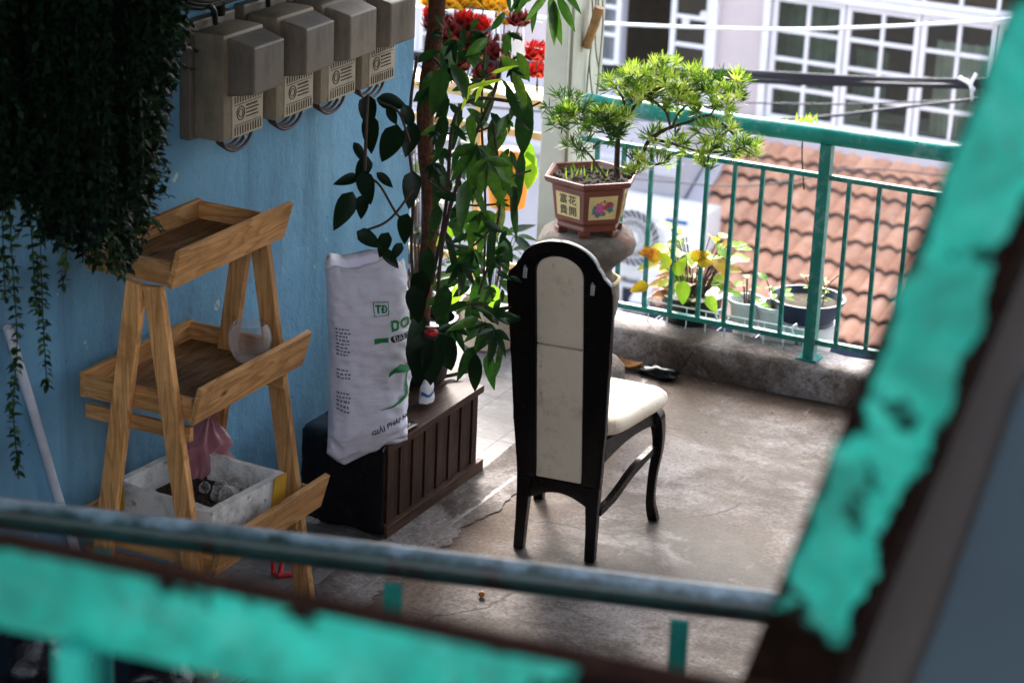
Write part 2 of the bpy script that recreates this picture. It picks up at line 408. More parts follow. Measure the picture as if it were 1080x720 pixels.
M['philodark'] = m_leaf('dark_glossy_leaves', [(.0, (.003, .009, .005)), (.6, (.006, .020, .008)), (1, (.018, .045, .014))], .12, .35, .15)
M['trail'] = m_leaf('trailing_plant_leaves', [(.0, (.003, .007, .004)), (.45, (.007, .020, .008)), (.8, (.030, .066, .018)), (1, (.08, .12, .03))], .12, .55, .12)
M['coleus'] = m_leaf('variegated_leaves', [(.0, (.25, .06, .02)), (.25, (.42, .27, .02)), (.5, (.16, .32, .04)), (.8, (.35, .50, .10)), (1, (.5, .48, .06))], .35)
M['fresh'] = m_leaf('fresh_green_leaves', [(.0, (.08, .22, .02)), (.6, (.20, .42, .04)), (1, (.40, .52, .06))], .4)
M['moss'] = m_plain('coir_pole_fibre', (.095, .034, .018), .95, .55, 60, bump=1)
M['pillar'] = m_plain('cream_wall_paint', (.56, .535, .44), .75, .13, 5, bump=.25)
t = NT('stained_lit_side_paint', .75, .3)
_c = t.ramp(t.noise(4, 7, .65, t.obj((1, 1, .3))), [(.35, (.44, .42, .33)), (.55, (.60, .58, .49)), (.7, (.68, .67, .60))])
_c = t.mix(t.ramp(t.noise(9, 8, .7, t.obj((1, 1, .18))), [(.58, 0), (.72, .7)]), _c, (.2, .18, .13)); t.col(_c); t.bump(t.noise(20, 6), .25, .005); M['pier'] = t.m  # paler pier paint for the side the light falls on
M['bamboo'] = m_plain('old_bamboo', (.36, .17, .06), .6, .4, 25)
M['cord'] = m_plain('beige_cord', (.34, .31, .24), .8)
M['offwhite'] = m_plain('white_reflection_paint', (.60, .59, .63), .5, .05, 6)
M['whiteplastic'] = m_plain('white_plastic', (.60, .60, .62), .4, .06, 10)
M['greyplastic'] = m_plain('grey_plastic', (.05, .052, .06), .5, .1, 10)
M['bluemark'] = m_plain('blue_marking', (.02, .10, .28), .4)
M['navy'] = m_plain('navy_eave_shade', (.018, .026, .06), .35)
M['pinkwall'] = m_plain('pale_pink_render', (.47, .405, .415), .8, .07, 3, bump=.2)
M['bouncewhite'] = m_plain('white_bounce_render', (.78, .73, .66), .85, .05, 3, .1)  # for the unseen wall added to bounce light
M['whitewall'] = m_plain('white_render', (.40, .39, .44), .8, .05, 3, bump=.2)
t = NT('clay_roof_tiles', .75, .3)
_c = t.ramp(t.noise(2.2, 8, .7), [(.3, (.36, .17, .105)), (.55, (.52, .275, .18)), (.75, (.60, .37, .265))])
_c = t.mix(t.ramp(t.noise(13, 5, .6), [(.5, 0), (.68, .6)]), _c, (.55, .36, .28))
_c = t.mix(t.ramp(t.noise(5.5, 7, .7), [(.62, 0), (.74, .6)]), _c, (.36, .12, .055))
_c = t.mix(1.0, _c, t.mix(t.tint(), (.86, .85, .85), (1.1, 1.1, 1.1)), 'MULTIPLY'); t.col(_c); t.bump(t.noise(30, 6), .3, .006); M['rooftile'] = t.m
M['glass'] = m_glass()
M['room'] = m_plain('dim_room_wall', (.16, .13, .10), .8)
M['brownroom'] = m_plain('brown_wood_panel', (.20, .10, .06), .7, .4, 6)
M['curtain'] = m_plain('pale_curtain', (.50, .52, .42), .8, .15, 8)
M['greencurtain'] = m_plain('green_curtain', (.16, .22, .15), .8, .2, 8)
M['orange'] = m_plain('orange_plastic', (.78, .27, .02), .35, .08, 6)
M['yellowwood'] = m_plain('yellow_wood', (.58, .40, .17), .6, .15, 20)
M['redcloth'] = m_plain('red_petals', (.52, .015, .012), .55, .5, 30)
M['darkred'] = m_plain('maroon_petals', (.13, .008, .010), .55, .5, 30)
M['yellowpetal'] = m_plain('yellow_petals', (.78, .43, .02), .55, .3, 30)
t = NT('herringbone_glaze', .5, .4); s_ = t.sep(t.obj())
an = t.math('ARCTAN2', s_[1], s_[0]); zz = t.math('MULTIPLY', s_[2], 45)
u_ = t.math('PINGPONG', t.math('MULTIPLY', an, 7.0), 1.0)
st = t.math('FRACT', t.math('ADD', zz, t.math('MULTIPLY', u_, 1.6)))
t.col(t.ramp(st, [(.0, (.24, .17, .12)), (.2, (.24, .17, .12)), (.28, (.50, .39, .29)), (.95, (.52, .41, .31))])); M['herring'] = t.m
M['walltile'] = m_plain('beige_wall_tile', (.48, .38, .30), .45, .12, 8)
t = NT('dirty_polystyrene', .85, .2)
_c = t.mix(t.ramp(t.noise(9, 8, .72), [(.5, 0), (.68, .75)]), (.74, .72, .68), (.22, .165, .12))
_c = t.mix(t.ramp(t.noise(30, 6, .7), [(.60, 0), (.72, .8)]), _c, (.07, .05, .035)); t.col(_c); t.bump(t.noise(40, 6), .4, .006); M['foam'] = t.m
M['tape'] = m_plain('yellow_tape', (.55, .30, .03), .4)
M['pinkbag'] = m_clear('pink_plastic_film', (.66, .30, .34), .4)
M['clear'] = m_clear('clear_plastic_film', (.93, .90, .88), .02)
M['redplastic'] = m_plain('red_plastic', (.50, .012, .02), .4)
M['pvc'] = m_plain('white_pvc', (.62, .62, .66), .4)
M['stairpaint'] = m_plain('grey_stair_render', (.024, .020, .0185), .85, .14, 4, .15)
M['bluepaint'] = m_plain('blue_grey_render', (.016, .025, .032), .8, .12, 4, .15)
M['rust'] = m_plain('dark_rust', (.006, .004, .0035), .95, .5, 20, .0, .3)
M['bin'] = m_plain('black_scrap_shade_film', (.006, .006, .009), .22, .2, 20, bump=.4)  # shared by the litter scrap and the added shade shapes
M['asphalt'] = m_plain('alley_paving', (.13, .115, .105), .9, .25, 2)
M['dryleaf'] = m_plain('dry_leaf', (.40, .17, .05), .7, .4, 30)
M['tin'] = m_plain('rusty_shade_roof_tin', (.055, .042, .036), .7, .35, 6)
M['wireblack'] = m_plain('cable_sheath', (.018, .02, .035), .5)
M['wirewhite'] = m_plain('white_cable_sheath', (.7, .72, .76), .5)

# ------------------------------------------------------------------ setting
WX = -4.02                        # face of the blue wall
def struct(o): o['kind'] = 'structure'; return o
b = MB(); b.add([(-80, -40, -4.2), (80, -40, -4.2), (80, 160, -4.2), (-80, 160, -4.2)], [[0, 1, 2, 3]])
struct(b.build('ground', M['asphalt']))
# terrace slab with a fine grid so that it is a little uneven
b = MB(); nx, ny = 60, 60; x0, x1, y0, y1 = -3.40, 1.2, 2.3, 8.46
vs = []
for j in range(ny+1):
    for i in range(nx+1):
        x = x0+(x1-x0)*i/nx; y = y0+(y1-y0)*j/ny
        vs.append((x, y, .0015*noise.noise(Vector((x*1.5, y*1.5, 0)))+.001*noise.noise(Vector((x*6, y*6, 3)))))
b.add(vs, [[j*(nx+1)+i, j*(nx+1)+i+1, (j+1)*(nx+1)+i+1, (j+1)*(nx+1)+i] for j in range(ny) for i in range(nx)])
struct(b.build('terrace_floor', M['floor'], smooth=True))
b = MB(); b.box((-2.0, 5.3, -.13), (6.6, 6.5, .22)); struct(b.build('terrace_slab', M['kerb']))
b = MB(); b.add([(-5.3, 2.3, .006), (-3.385, 2.3, .006), (-3.385, 8.46, .006), (-5.3, 8.46, .006)], [[0, 1, 2, 3]]); struct(b.build('tiled_floor', M['tiles']))
# ragged mortar strip between the tiles and the concrete
b = MB(); vs = []; n = 200
for i in range(n+1):
    y = 5.4+(8.44-5.4)*i/n
    vs += [(-3.53+.015*noise.noise(Vector((y*3, 0, 0))), y, .0095), (-3.33+.05*noise.noise(Vector((y*4, 5, 0)))+.03*noise.noise(Vector((y*15, 5, 0)))+.015*noise.noise(Vector((y*45, 5, 0))), y, .004)]
b.add(vs, [[2*i, 2*i+1, 2*i+3, 2*i+2] for i in range(n)]); struct(b.build('mortar_strip', M['mortar']))

# ------------------------------------------------------------------ house wall, kerb, pier, unseen shade roof
b = MB(); b.box((WX-.1, 4.4, 1.35), (.2, 6.1, 3.3))
o = b.build('house_wall', M['wall'], loc=(WX, 4.4, 0)); tag(o, 'light blue painted masonry wall with flaking spots behind the wooden shelf', 'wall')
b = MB()
nseg = 70
prof = [(8.44, .0), (8.437, .06), (8.442, .115), (8.455, .130), (8.55, .133), (8.66, .128), (8.67, .10), (8.67, -.2)]
vs = []; xs = [-3.78+i*(4.7/nseg) for i in range(nseg+1)]
for i, x in enumerate(xs):
    for (y, z) in prof:
        k = .010*noise.noise(Vector((x*5, y*9, z*9)))+.005*noise.noise(Vector((x*21, y*20, z*20)))
        vs.append((x, y+k, z+k*.6 if z > 0 else z))
m_ = len(prof)
b.add(vs, [[i*m_+j, i*m_+j+1, (i+1)*m_+j+1, (i+1)*m_+j] for i in range(nseg) for j in range(m_-1)])
o = b.build('kerb_wall', M['kerb'], loc=(-2, 8.5, 0), smooth=True); tag(o, 'low stained concrete kerb under the teal balcony railing', 'kerb')
b = MB()
for i in range(9):
    b.tint = random.random(); b.box((-5.55+i*.202, 8.52, .06), (.199, .13, .15), bev=.004)
o = b.build('tiled_kerb', M['walltile'], loc=(-4.6, 8.52, 0)); tag(o, 'low kerb faced with beige tiles behind the climbing plant', 'kerb')
t0 = thing('pier', 'narrow cream painted wall pier at the left end of the railing', 'pillar', (-3.95, 8.66, 0))
b = MB(); b.box((-3.95, 8.66, 1.3), (.10, .32, 2.7), bev=.004); b.build('shaft', M['pillar'], t0)
b = MB(); b.box((-3.895, 8.672, 1.3), (.014, .29, 2.69)); b.build('lit_side_coat', M['pier'], t0)  # thin paler skin paints the brightness of the pier's lit side
# unseen tin roof, spread over the whole terrace to cut its light
rf = thing('terrace_shade_roof', 'unseen corrugated tin roof, spread over the whole terrace to shade it', 'roof', (-3.2, 6.0, 2.55))
b = MB(); vs = []; nn = 110
for i in range(nn+1):
    y = 4.2+(8.48-4.2)*i/nn; dz = .018*math.sin(i*1.6)
    vs += [(-5.6, y, 2.76+dz), (1.6, y, 2.70+dz)]
b.add(vs, [[2*i, 2*i+1, 2*i+3, 2*i+2] for i in range(nn)]); b.build('tin_shade_sheet', M['tin'], rf)
b = MB(); vs = []
for i in range(nn+1):
    y = -1.68+(4.18+1.68)*i/nn; dz = .018*math.sin(i*1.6)
    vs += [(-5.6, y, 2.80+dz), (-1.75, y, 2.78+dz)]
b.add(vs, [[2*i, 2*i+1, 2*i+3, 2*i+2] for i in range(nn)]); b.build('tin_shade_sheet', M['tin'], rf)  # second sheet added out of view to darken the left wall
b = MB()
for x in (-3.9, -2.4, -.9, .6): b.box((x, 6.25, 2.68-(x+3.9)*.008), (.05, 4.0, .06))
b.build('shade_roof_purlin', M['slat_y'], rf)

b = MB(); b.box((1.55, 5.1, 1.3), (.2, 7.2, 2.95)); o = b.build('right_light_blocker', M['stairpaint'], loc=(1.55, 5.1, 0)); tag(o, 'unseen dark grey wall added to block light from the right side of the terrace', 'wall')  # added wall out of view, cuts light from the right
b = MB(); b.box((-1.2, -1.8, -.8), (8, .2, 6.4)); o = b.build('bounce_wall', M['bouncewhite'], loc=(-1.2, -1.8, -4)); tag(o, 'unseen white wall added behind the camera to bounce light', 'wall')  # added behind the camera: bounces light forward, blocks low sky
b = MB(); b.box((-1.3, 2.25, .6), (5.5, .12, 1.62)); o = b.build('front_light_blocker', M['stairpaint'], loc=(-1.3, 2.25, 0)); tag(o, 'unseen grey wall added under the stair landing to block light', 'wall')  # added wall out of view, keeps front light off the lower left
# ------------------------------------------------------------------ balcony railing
RY = 8.53
rl = thing('balcony_railing', 'teal painted steel balcony railing with round handrail along the terrace edge', 'railing', (-2.0, RY, .13))
b = MB(); pts = []
for i in range(41):
    x = -3.83+i*(5.0/40); pts.append((x, RY+.003*math.sin(i), 1.028+.016*(x+3.0)))
b.tube(pts, .036, 16); b.build('handrail', M['tealrail'], rl, smooth=50)
b = MB(); b.bar((-3.83, RY, .865), (1.1, RY, .895), .022, .02, bev=.003); b.build('top_bar', M['teal'], rl)
b = MB(); b.bar((-3.83, RY, .205), (1.1, RY, .222), .026, .022, bev=.003); b.build('bottom_bar', M['teal'], rl)
posts = [-2.812, -1.42, -.05]
for x in posts:
    b = MB(); b.box((x, RY, .565), (.045, .045, .87), bev=.004); b.box((x, RY, .137), (.085, .08, .012))
    b.build('post', M['teal'], rl)
x = -3.76
while x < 1.0:
    if all(abs(x-p) > .045 for p in posts):
        b = MB(); b.box((x+random.uniform(-.003, .003), RY, .545), (.0165, .0165, .665), Euler((0, R(random.uniform(-.35, .35)), 0)).to_matrix(), bev=.002); b.build('baluster', M['teal'], rl)
    x += .1168

# ------------------------------------------------------------------ dining chair
ch = thing('dining_chair', 'high backed black lacquered dining chair with cream vinyl panel, seen from behind', 'chair', (-2.997, 6.63, 0), R(5.5))
ch_b = BASE[ch.name]
def rec(z):   # recline: y of the back frame's centre plane at height z
    return .0 if z < .30 else -(z-.30)*.115-.03*max(0, z-.75)
def backgrid(outline, t, y_off=0, sub=.03):
    """outline (x,z) -> thick board following the recline"""
    bm = bmesh.new(); vsb = [bm.verts.new((x, 0, z)) for x, z in outline]; f = bm.faces.new(vsb)
    zmin = min(z for _, z in outline); zmax = max(z for _, z in outline); z = zmin+sub
    while z < zmax-.004:
        bmesh.ops.bisect_plane(bm, geom=bm.verts[:]+bm.edges[:]+bm.faces[:], plane_co=(0, 0, z), plane_no=(0, 0, 1)); z += sub
    ext = bmesh.ops.extrude_face_region(bm, geom=bm.faces[:])
    for v in ext['geom']:
        if isinstance(v, bmesh.types.BMVert): v.co.y += t
    bmesh.ops.recalc_face_normals(bm, faces=bm.faces)
    sharp = [e for e in bm.edges if len(e.link_faces) == 2 and e.calc_face_angle(0) > .9]
    bmesh.ops.bevel(bm, geom=sharp, offset=min(.006, t*.3), segments=2, profile=.6, affect='EDGES')
    for v in bm.verts: v.co.y += rec(v.co.z)+y_off-t/2
    return bm
def arc(cx, cz, rx, rz, a0, a1, n): return [(cx+rx*math.cos(R(a0+(a1-a0)*i/n)), cz+rz*math.sin(R(a0+(a1-a0)*i/n))) for i in range(n+1)]
# uprights with scrolled shoulders, arch and frame: one board with the panel opening (built as left half + right half joined at the arch)
PW = .083; pz0, pz1 = .275, 1.045
half = [(PW, .262), (.143, .25), (.157, .46), (.167, .70), (.177, .90), (.177, .945), (.171, .975), (.158, .987), (.148, .997), (.140, 1.014)]
outer = half[1:]+[(.134*math.cos(R(a)), 1.002+.100*math.sin(R(a))) for a in range(15, 91, 9)]
inner = [(.080*math.cos(R(a)), .988+.062*math.sin(R(a))) for a in range(90, -1, -9)]
pan_arch = inner[:]
opening = [(-x, z) for x, z in inner[::-1][:-1]]  # left side arch from left to top
outR = outer+inner+[(.079, .262)]
M_ch = Matrix.Translation(ch_b)
bmx = MB()
oh = [p for p in outer if p[0] > 1e-4]; ih = [p for p in inner if p[0] > 1e-4]
ol = oh+[(0, 1.102)]+[(-x, z) for x, z in oh[::-1]]+[(-.079, .262)]+[(-x, z) for x, z in ih[::-1]]+[(0, 1.050)]+ih+[(.079, .262)]
bmx._bm(backgrid(ol, .032), M_ch)
bmx.build('back_frame', M['lacquer'], ch, smooth=45)
# panel
po = [(-.0725, .262), (.0725, .262)]+[(x*.985, z-.001) for x, z in inner[::-1]]+[(-x*.985, z-.001) for x, z in inner[1:]]
for z0, z1, nm in ((.262, .735, 0), (.739, 1.06, 1)):
    if nm == 0: ol = [(-.0785, .262), (.0785, .262), (.0788, .735), (-.0788, .735)]
    else: ol = [(-.0788, .739), (.0788, .739)]+[(x*.985, z-.001) for x, z in inner[::-1]]+[(-x*.985, z-.001) for x, z in inner[1:]]
    bmx = MB(); bmx._bm(backgrid(ol, .026, y_off=.002+.0015*nm), M_ch); bmx.build('back_panel', M['vinyl'], ch, smooth=45)
# plywood backing so that the slit between the panels shows dark
bmx = MB(); bmx.box(ch_b+Vector((0, rec(.74)+.010, .737)), (.156, .008, .05)); bmx.build('backing_strip', M['lacquer'], ch)
for sx in (-1, 1):
    bmx = MB(); zc = .975-.012*sx
    bmx.box(ch_b+Vector((.112*sx, rec(zc)-.0175, zc)), (.014, .003, .048), Euler((R(-8), 0, 0)).to_matrix(), bev=.001)
    for dz in (-.016, .016): bmx.tube([ch_b+Vector((.112*sx, rec(zc+dz)-.020, zc+dz)), ch_b+Vector((.112*sx, rec(zc+dz)-.018, zc+dz))], .0035, 8)
    bmx.build('hinge_plate', M['steel'], ch)
# lower back rail with arched underside
ol = [(-.125, .268)]+[(.125, .268)]+[(.125, .165)]+[(.125-.25*i/14, .165+.05*math.sin(PI*i/14)) for i in range(1, 14)]+[(-.125, .165)]
bmx = MB(); bmx._bm(backgrid(ol, .026, .004), M_ch)
bmx.build('back_rail', M['lacquer'], ch, smooth=45)
for sx in (-1, 1):
    bmx = MB(); prv = None
    pts = [(.124*sx, -.012, 0), (.122*sx, -.004, .10), (.119*sx, 0, .20), (.117*sx, 0, .256)]
    for (w, d_), p in zip(((.030, .032), (.034, .036), (.042, .040), (.050, .040)), pts):
        pass
    vsq = []
    for (w, d_), p in zip(((.034, .032), (.036, .036), (.043, .038), (.052, .036)), pts):
        c = ch_b+Vector(p)
        vsq += [c+Vector((-w/2, -d_/2, 0)), c+Vector((w/2, -d_/2, 0)), c+Vector((w/2, d_/2, 0)), c+Vector((-w/2, d_/2, 0))]
    fq = [[3, 2, 1, 0], [12, 13, 14, 15]]
    for i in range(3): fq += [[i*4+k, i*4+(k+1) % 4, (i+1)*4+(k+1) % 4, (i+1)*4+k] for k in range(4)]
    bmx.add(vsq, fq); o = bmx.build('leg', M['lacquer'], ch)
    md = o.modifiers.new('bevel', 'BEVEL'); md.width = .004; md.segments = 2; md.limit_method = 'ANGLE'
# cabriole front legs
for sx in (-1, 1):
    bmx = MB()
    cl = bez([(.186*sx, .372, .415), (.203*sx, .395, .36), (.208*sx, .405, .27), (.200*sx, .392, .17), (.199*sx, .386, .08), (.206*sx, .398, .02), (.209*sx, .404, 0)], 5)
    ws = [.05, .054, .056, .053, .048, .044, .042, .040, .038, .036, .034, .033, .032, .031, .030, .029, .028, .028, .028, .028, .029, .030, .031, .033, .034, .034, .034, .034, .034, .034, .034]
    vsq = []
    for i, p in enumerate(cl):
        w = ws[min(i, len(ws)-1)]; c = ch_b+p
        for a, bb in ((-1, -1), (1, -1), (1, 1), (-1, 1)): vsq.append(c+Vector((a*w/2, bb*w/2, 0)))
    n = len(cl); fq = [[0, 1, 2, 3], [(n-1)*4+3, (n-1)*4+2, (n-1)*4+1, (n-1)*4]]
    for i in range(n-1): fq += [[i*4+k, (i+1)*4+k, (i+1)*4+(k+1) % 4, i*4+(k+1) % 4] for k in range(4)]
    bmx.add(vsq, fq); o = bmx.build('leg', M['lacquer'], ch, smooth=50)
    md = o.modifiers.new('bevel', 'BEVEL'); md.width = .005; md.segments = 2; md.limit_method = 'ANGLE'
# seat rails
bmx = MB()
for sx in (-1, 1):
    n = 10; pts = []
    top = []; bot = []
    for i in range(n+1):
        k = i/n; x = sx*(.138+(.195-.138)*k); y = .01+.37*k
        top.append(ch_b+Vector((x, y, .422))); bot.append(ch_b+Vector((x, y, .358+.02*math.sin(PI*k)-.012*(1-k))))
    for i in range(n):
        o_ = Vector((sx*.012, 0, 0))
        q = [top[i]-o_, top[i+1]-o_, bot[i+1]-o_, bot[i]-o_, top[i]+o_, top[i+1]+o_, bot[i+1]+o_, bot[i]+o_]
        bmx.add(q, [[0, 1, 2, 3], [4, 7, 6, 5], [0, 4, 5, 1], [3, 2, 6, 7], [0, 3, 7, 4], [1, 5, 6, 2]])
bmx.box(ch_b+Vector((0, .39, .392)), (.37, .022, .06)); bmx.box(ch_b+Vector((0, .02, .39)), (.26, .022, .05))
bmx.build('seat_rail', M['lacquer'], ch)
for sx in (-1, 1):
    bmx = MB(); cl = bez([(.134*sx, .015, .165), (.150*sx, .12, .185), (.172*sx, .24, .235), (.196*sx, .375, .265)], 8)
    n = len(cl); vsq = []
    for i, p in enumerate(cl):
        h = .030 if 6 < i < n-5 else .026; c = ch_b+p
        vsq += [c+Vector((-.010, 0, -h/2)), c+Vector((.010, 0, -h/2)), c+Vector((.010, 0, h/2)), c+Vector((-.010, 0, h/2))]
    fq = [[0, 1, 2, 3]]+[[(n-1)*4+k for k in (3, 2, 1, 0)]]
    for i in range(n-1): fq += [[i*4+k, (i+1)*4+k, (i+1)*4+(k+1) % 4, i*4+(k+1) % 4] for k in range(4)]
    bmx.add(vsq, fq); bmx.build('stretcher', M['lacquer'], ch, smooth=50)
# padded seat
bmx = MB(); nu, nv = 28, 22
def seat_pt(a, bq, h):
    x = a; y = bq; wd = .165+(.215-.165)*(y*.5+.5)
    r = .82
    k = 1
    X = x*wd; Y = .215+y*.205
    return X, Y
def sq(a, e): return math.copysign(abs(a)**e, a)
vsq = []; rings = [(.90, .392), (.985, .402), (1.0, .418), (.985, .434), (.94, .445), (.84, .452), (.6, .459), (.3, .463), (.02, .465)]
for s_, z in rings:
    for k in range(48):
        a = 2*PI*k/48; x = sq(math.cos(a), .32)*s_; y = sq(math.sin(a), .32)*s_
        wd = .176+(.250-.176)*(y*.5+.5); yy = .222+y*.222+.012*(1-x*x)*(1 if y > 0 else 0)
        zz = z+.030+.004*noise.noise(Vector((x*3, y*3, 0)))-.004*y
        vsq.append(ch_b+Vector((x*wd, yy, zz)))
fq = [list(range(48))[::-1]]
for i in range(len(rings)-1): fq += [[i*48+k, i*48+(k+1) % 48, (i+1)*48+(k+1) % 48, (i+1)*48+k] for k in range(48)]
fq.append([(len(rings)-1)*48+k for k in range(48)])
bmx.add(vsq, fq); bmx.build('seat', M['vinyl'], ch, smooth=True)

# ------------------------------------------------------------------ three tier pine plant stand
sh = thing('plant_stand', 'tiered A-frame plant stand of raw pine against the blue wall', 'shelf', (-3.70, 5.64, 0))
YL, YR = 5.33, 5.895
def tray(xf, xb, zf, hb=.075, hf=.115, tilt=16, bottom_px=None):
    tr = link('tray', None, sh)
    ty = (YL+YR)/2; Lh = YR-YL
    b = MB(); nb = 3; w = (xf-xb-.02)/nb
    for i in range(nb): b.tint = random.random(); b.box((xb+.01+w*(i+.5), ty, zf), (w-.004, Lh-.03, .014), bev=.001)
    b.build('board', M['oldpine'], tr)
    b = MB(); b.tint = random.random(); b.box((xb+.004, ty, zf+hb/2-.01), (.016, Lh, hb), bev=.0015); b.build('back_board', M['pine_y'], tr)
    b = MB(); b.tint = random.random()
    rot = Euler((0, R(tilt), 0)).to_matrix(); b.box((xf+.012, ty, zf+hf/2-.012), (.018, Lh+.03, hf), rot, bev=.0015); b.mi = 1
    for yy in (YL+.03, ty-.02, YR-.035):
        for dz in (-.03, .03):
            c_ = Vector((xf+.012, yy+random.uniform(-.01, .01), zf+hf/2-.012))+rot @ Vector((.0085, 0, dz+random.uniform(-.006, .006))); b.disc(c_, .0032, rot @ Vector((1, 0, 0)), .0012, 8)
    b.build('front_board', [M['pine_y'], M['steel']], tr)
    for y in (YL+.008, YR-.008):
        b = MB(); b.tint = random.random(); b.box(((xf+xb)/2, y, zf+hb/2-.012), (xf-xb-.02, .016, hb-.008), bev=.0015); b.build('end_board', M['pine_x'], tr)
    return tr
tray(-3.615, -3.905, 1.175)
tray(-3.545, -3.935, .785)
tray(-3.475, -3.975, .335)
for y, dy in ((YL-.018, -1), (YR-.032, 1)):
    for s_ in (1, -1):
        b = MB(); b.tint = random.random()
        top = Vector((-3.695+s_*.028, y, 1.165)); bot = Vector((-3.695+s_*.205, y, .0))
        b.bar(bot, top, .056 if 1 else 0, .026, up=(0, 1, 0), bev=.002) if False else b.bar(bot, top, .058, .026, up=(0, 1, 0), bev=.002)
        b.build('leg', M['pine_z'], sh)
    b = MB(); b.tint = random.random(); b.box((-3.74, y+.025*(-dy), .735), (.36, .018, .042), bev=.0015); b.build('crosspiece', M['pine_x'], sh)
    b = MB(); b.tint = random.random(); b.box((-3.72, y+.025*(-dy), .285), (.42, .018, .042), bev=.0015); b.build('crosspiece', M['pine_x'], sh)
# clear plastic bowl, pink bag, foam box, red snips
b = MB(); p = at(270, 376, Z=.795); p.x, p.y = -3.66, 5.80
b.lathe([(.030, .0), (.042, .004), (.052, .022), (.063, .050), (.066, .075), (.062, .100), (.052, .118), (.050, .122), (.049, .118), (.060, .098), (.064, .075), (.061, .052), (.050, .024), (.04, .007), (.02, .006)], (p.x, p.y, .793), 28)
o = b.build('plastic_bowl', M['clear'], loc=(p.x, p.y, .793), smooth=50); tag(o, 'cloudy clear plastic bowl on the middle tier of the plant stand', 'bowl')
b = MB(); vs = []; fs = []; nu, nv = 56, 34
for j in range(nv+1):
    v = j/nv
    rr = (.060+.030*math.sin(PI*min(1, v*1.35)))*(1 if v < .62 else max(.16, 1-(v-.62)*2.6)); rr = max(rr, .016)
    if v > .82: rr = .016+.045*(v-.82)/.18
    for i in range(nu):
        a = 2*PI*i/nu; k = 1+.5*noise.noise(Vector((math.cos(a)*2, math.sin(a)*2, v*4)))+.25*noise.noise(Vector((math.cos(a)*5, math.sin(a)*5, v*7)))+.2*math.sin(a*9+v*5)*max(.2, v)
        lean = .05*max(0, v-.6)*2
        vs.append((-3.83+rr*k*math.cos(a)*.8+.0*v, 5.80+rr*k*math.sin(a)+lean*1.4, .345+.265*v))
for j in range(nv): fs += [[j*nu+i, j*nu+(i+1) % nu, (j+1)*nu+(i+1) % nu, (j+1)*nu+i] for i in range(nu)]
b.add(vs, fs); o = b.build('plastic_bag', M['pinkbag'], loc=(-3.83, 5.80, .345), smooth=True); tag(o, 'knotted translucent pink plastic bag on the lowest tier of the plant stand', 'bag')
fb = thing('foam_box', 'dirty white polystyrene box taped in yellow with soil inside, lowest tier of the plant stand', 'box', (-3.71, 5.60, .343), R(-4))
b = MB(); vs = []; fs = []
cx, cy, z0, z1, lx, ly = -3.71, 5.60, .343, .475, .19, .185
def ring(hx, hy, z, n=12, jit=.0):
    o = []
    for sx, sy, ex, ey in ((-1, -1, 1, -1), (1, -1, 1, 1), (1, 1, -1, 1), (-1, 1, -1, -1)):
        for i in range(n):
            k = i/n; x = cx+hx*(sx+(ex-sx)*k); y = cy+hy*(sy+(ey-sy)*k)
            q = jit*noise.noise(Vector((x*40, y*40, z*40)))
            o.append((x+q, y+q*.7, z+q*1.2))
    return o
rs = [ring(lx*.94, ly*.95, z0), ring(lx, ly, z1, jit=.006), ring(lx-.024, ly-.024, z1+.002, jit=.008), ring(lx-.035, ly-.035, z0+.05, jit=.006)]
n = 48
for r_ in rs: vs += r_
for i in range(3): fs += [[i*n+k, i*n+(k+1) % n, (i+1)*n+(k+1) % n, (i+1)*n+k] for k in range(n)]
fs.append(list(range(n))[::-1]); b.add(vs, fs); b.build('shell', M['foam'], fb, smooth=40)
b = MB(); b.add(ring(lx-.034, ly-.034, z0+.055, jit=.02), [list(range(48))])
for i in range(220):
    p = Vector((cx+random.uniform(-.14, .14), cy+random.uniform(-.14, .14), z0+.055)); s_ = random.uniform(.006, .018)
    b.box(p, (s_*1.5, s_, s_), Euler((random.random()*3, random.random()*3, 0)).to_matrix(), bev=s_*.2)
b.build('soil', M['soil'], fb)
b = MB()
b.box((cx+lx+.001, cy+.14, z0+.07), (.006, .06, .14), Euler((0, R(5), 0)).to_matrix()); b.build('tape', M['tape'], fb); b = MB(); b.box((cx-.08, cy-ly-.001, z0+.04), (.22, .006, .03), Euler((R(-4), 0, 0)).to_matrix()); b.build('tape', M['tape'], fb); b = MB(); b.box((cx-.16, cy-ly-.001, z0+.08), (.05, .006, .10), Euler((R(-4), 0, 0)).to_matrix()); b.build('tape', M['tape'], fb)

b = MB()
for i in range(9):
    p = Vector((cx+.05+random.uniform(-.06, .06), cy+.07+random.uniform(-.06, .06), z0+.09)); s_ = random.uniform(.015, .032)
    bm = bmesh.new(); bmesh.ops.create_icosphere(bm, subdivisions=2, radius=s_)
    for v in bm.verts: v.co *= 1+.5*noise.noise(v.co*40+Vector((i, 0, 0)))
    b._bm(bm, Matrix.Translation(p))
b.build('crumpled_wrap', M['clear'], fb, smooth=True)
b = MB(); p = at(288, 600, Z=0); 
for dx, dy, ex, ey in ((0, 0, .035, -.11), (.02, .03, .055, -.10)):
    b.tube(bez([(p.x+dx, p.y+dy, .10), (p.x+dx+.012, p.y+dy-.02, .06), (p.x+ex, p.y+ey*.5, .012)], 6), [.008]*13, 8)
b.tube(bez([(p.x+.05, p.y-.06, .012), (p.x+.085, p.y-.02, .012), (p.x+.11, p.y+.03, .014)], 6), .008, 8)
o = b.build('snips', M['redplastic'], loc=(p.x, p.y, 0), smooth=True); tag(o, 'red handled garden snips on the tiles under the plant stand', 'tool')

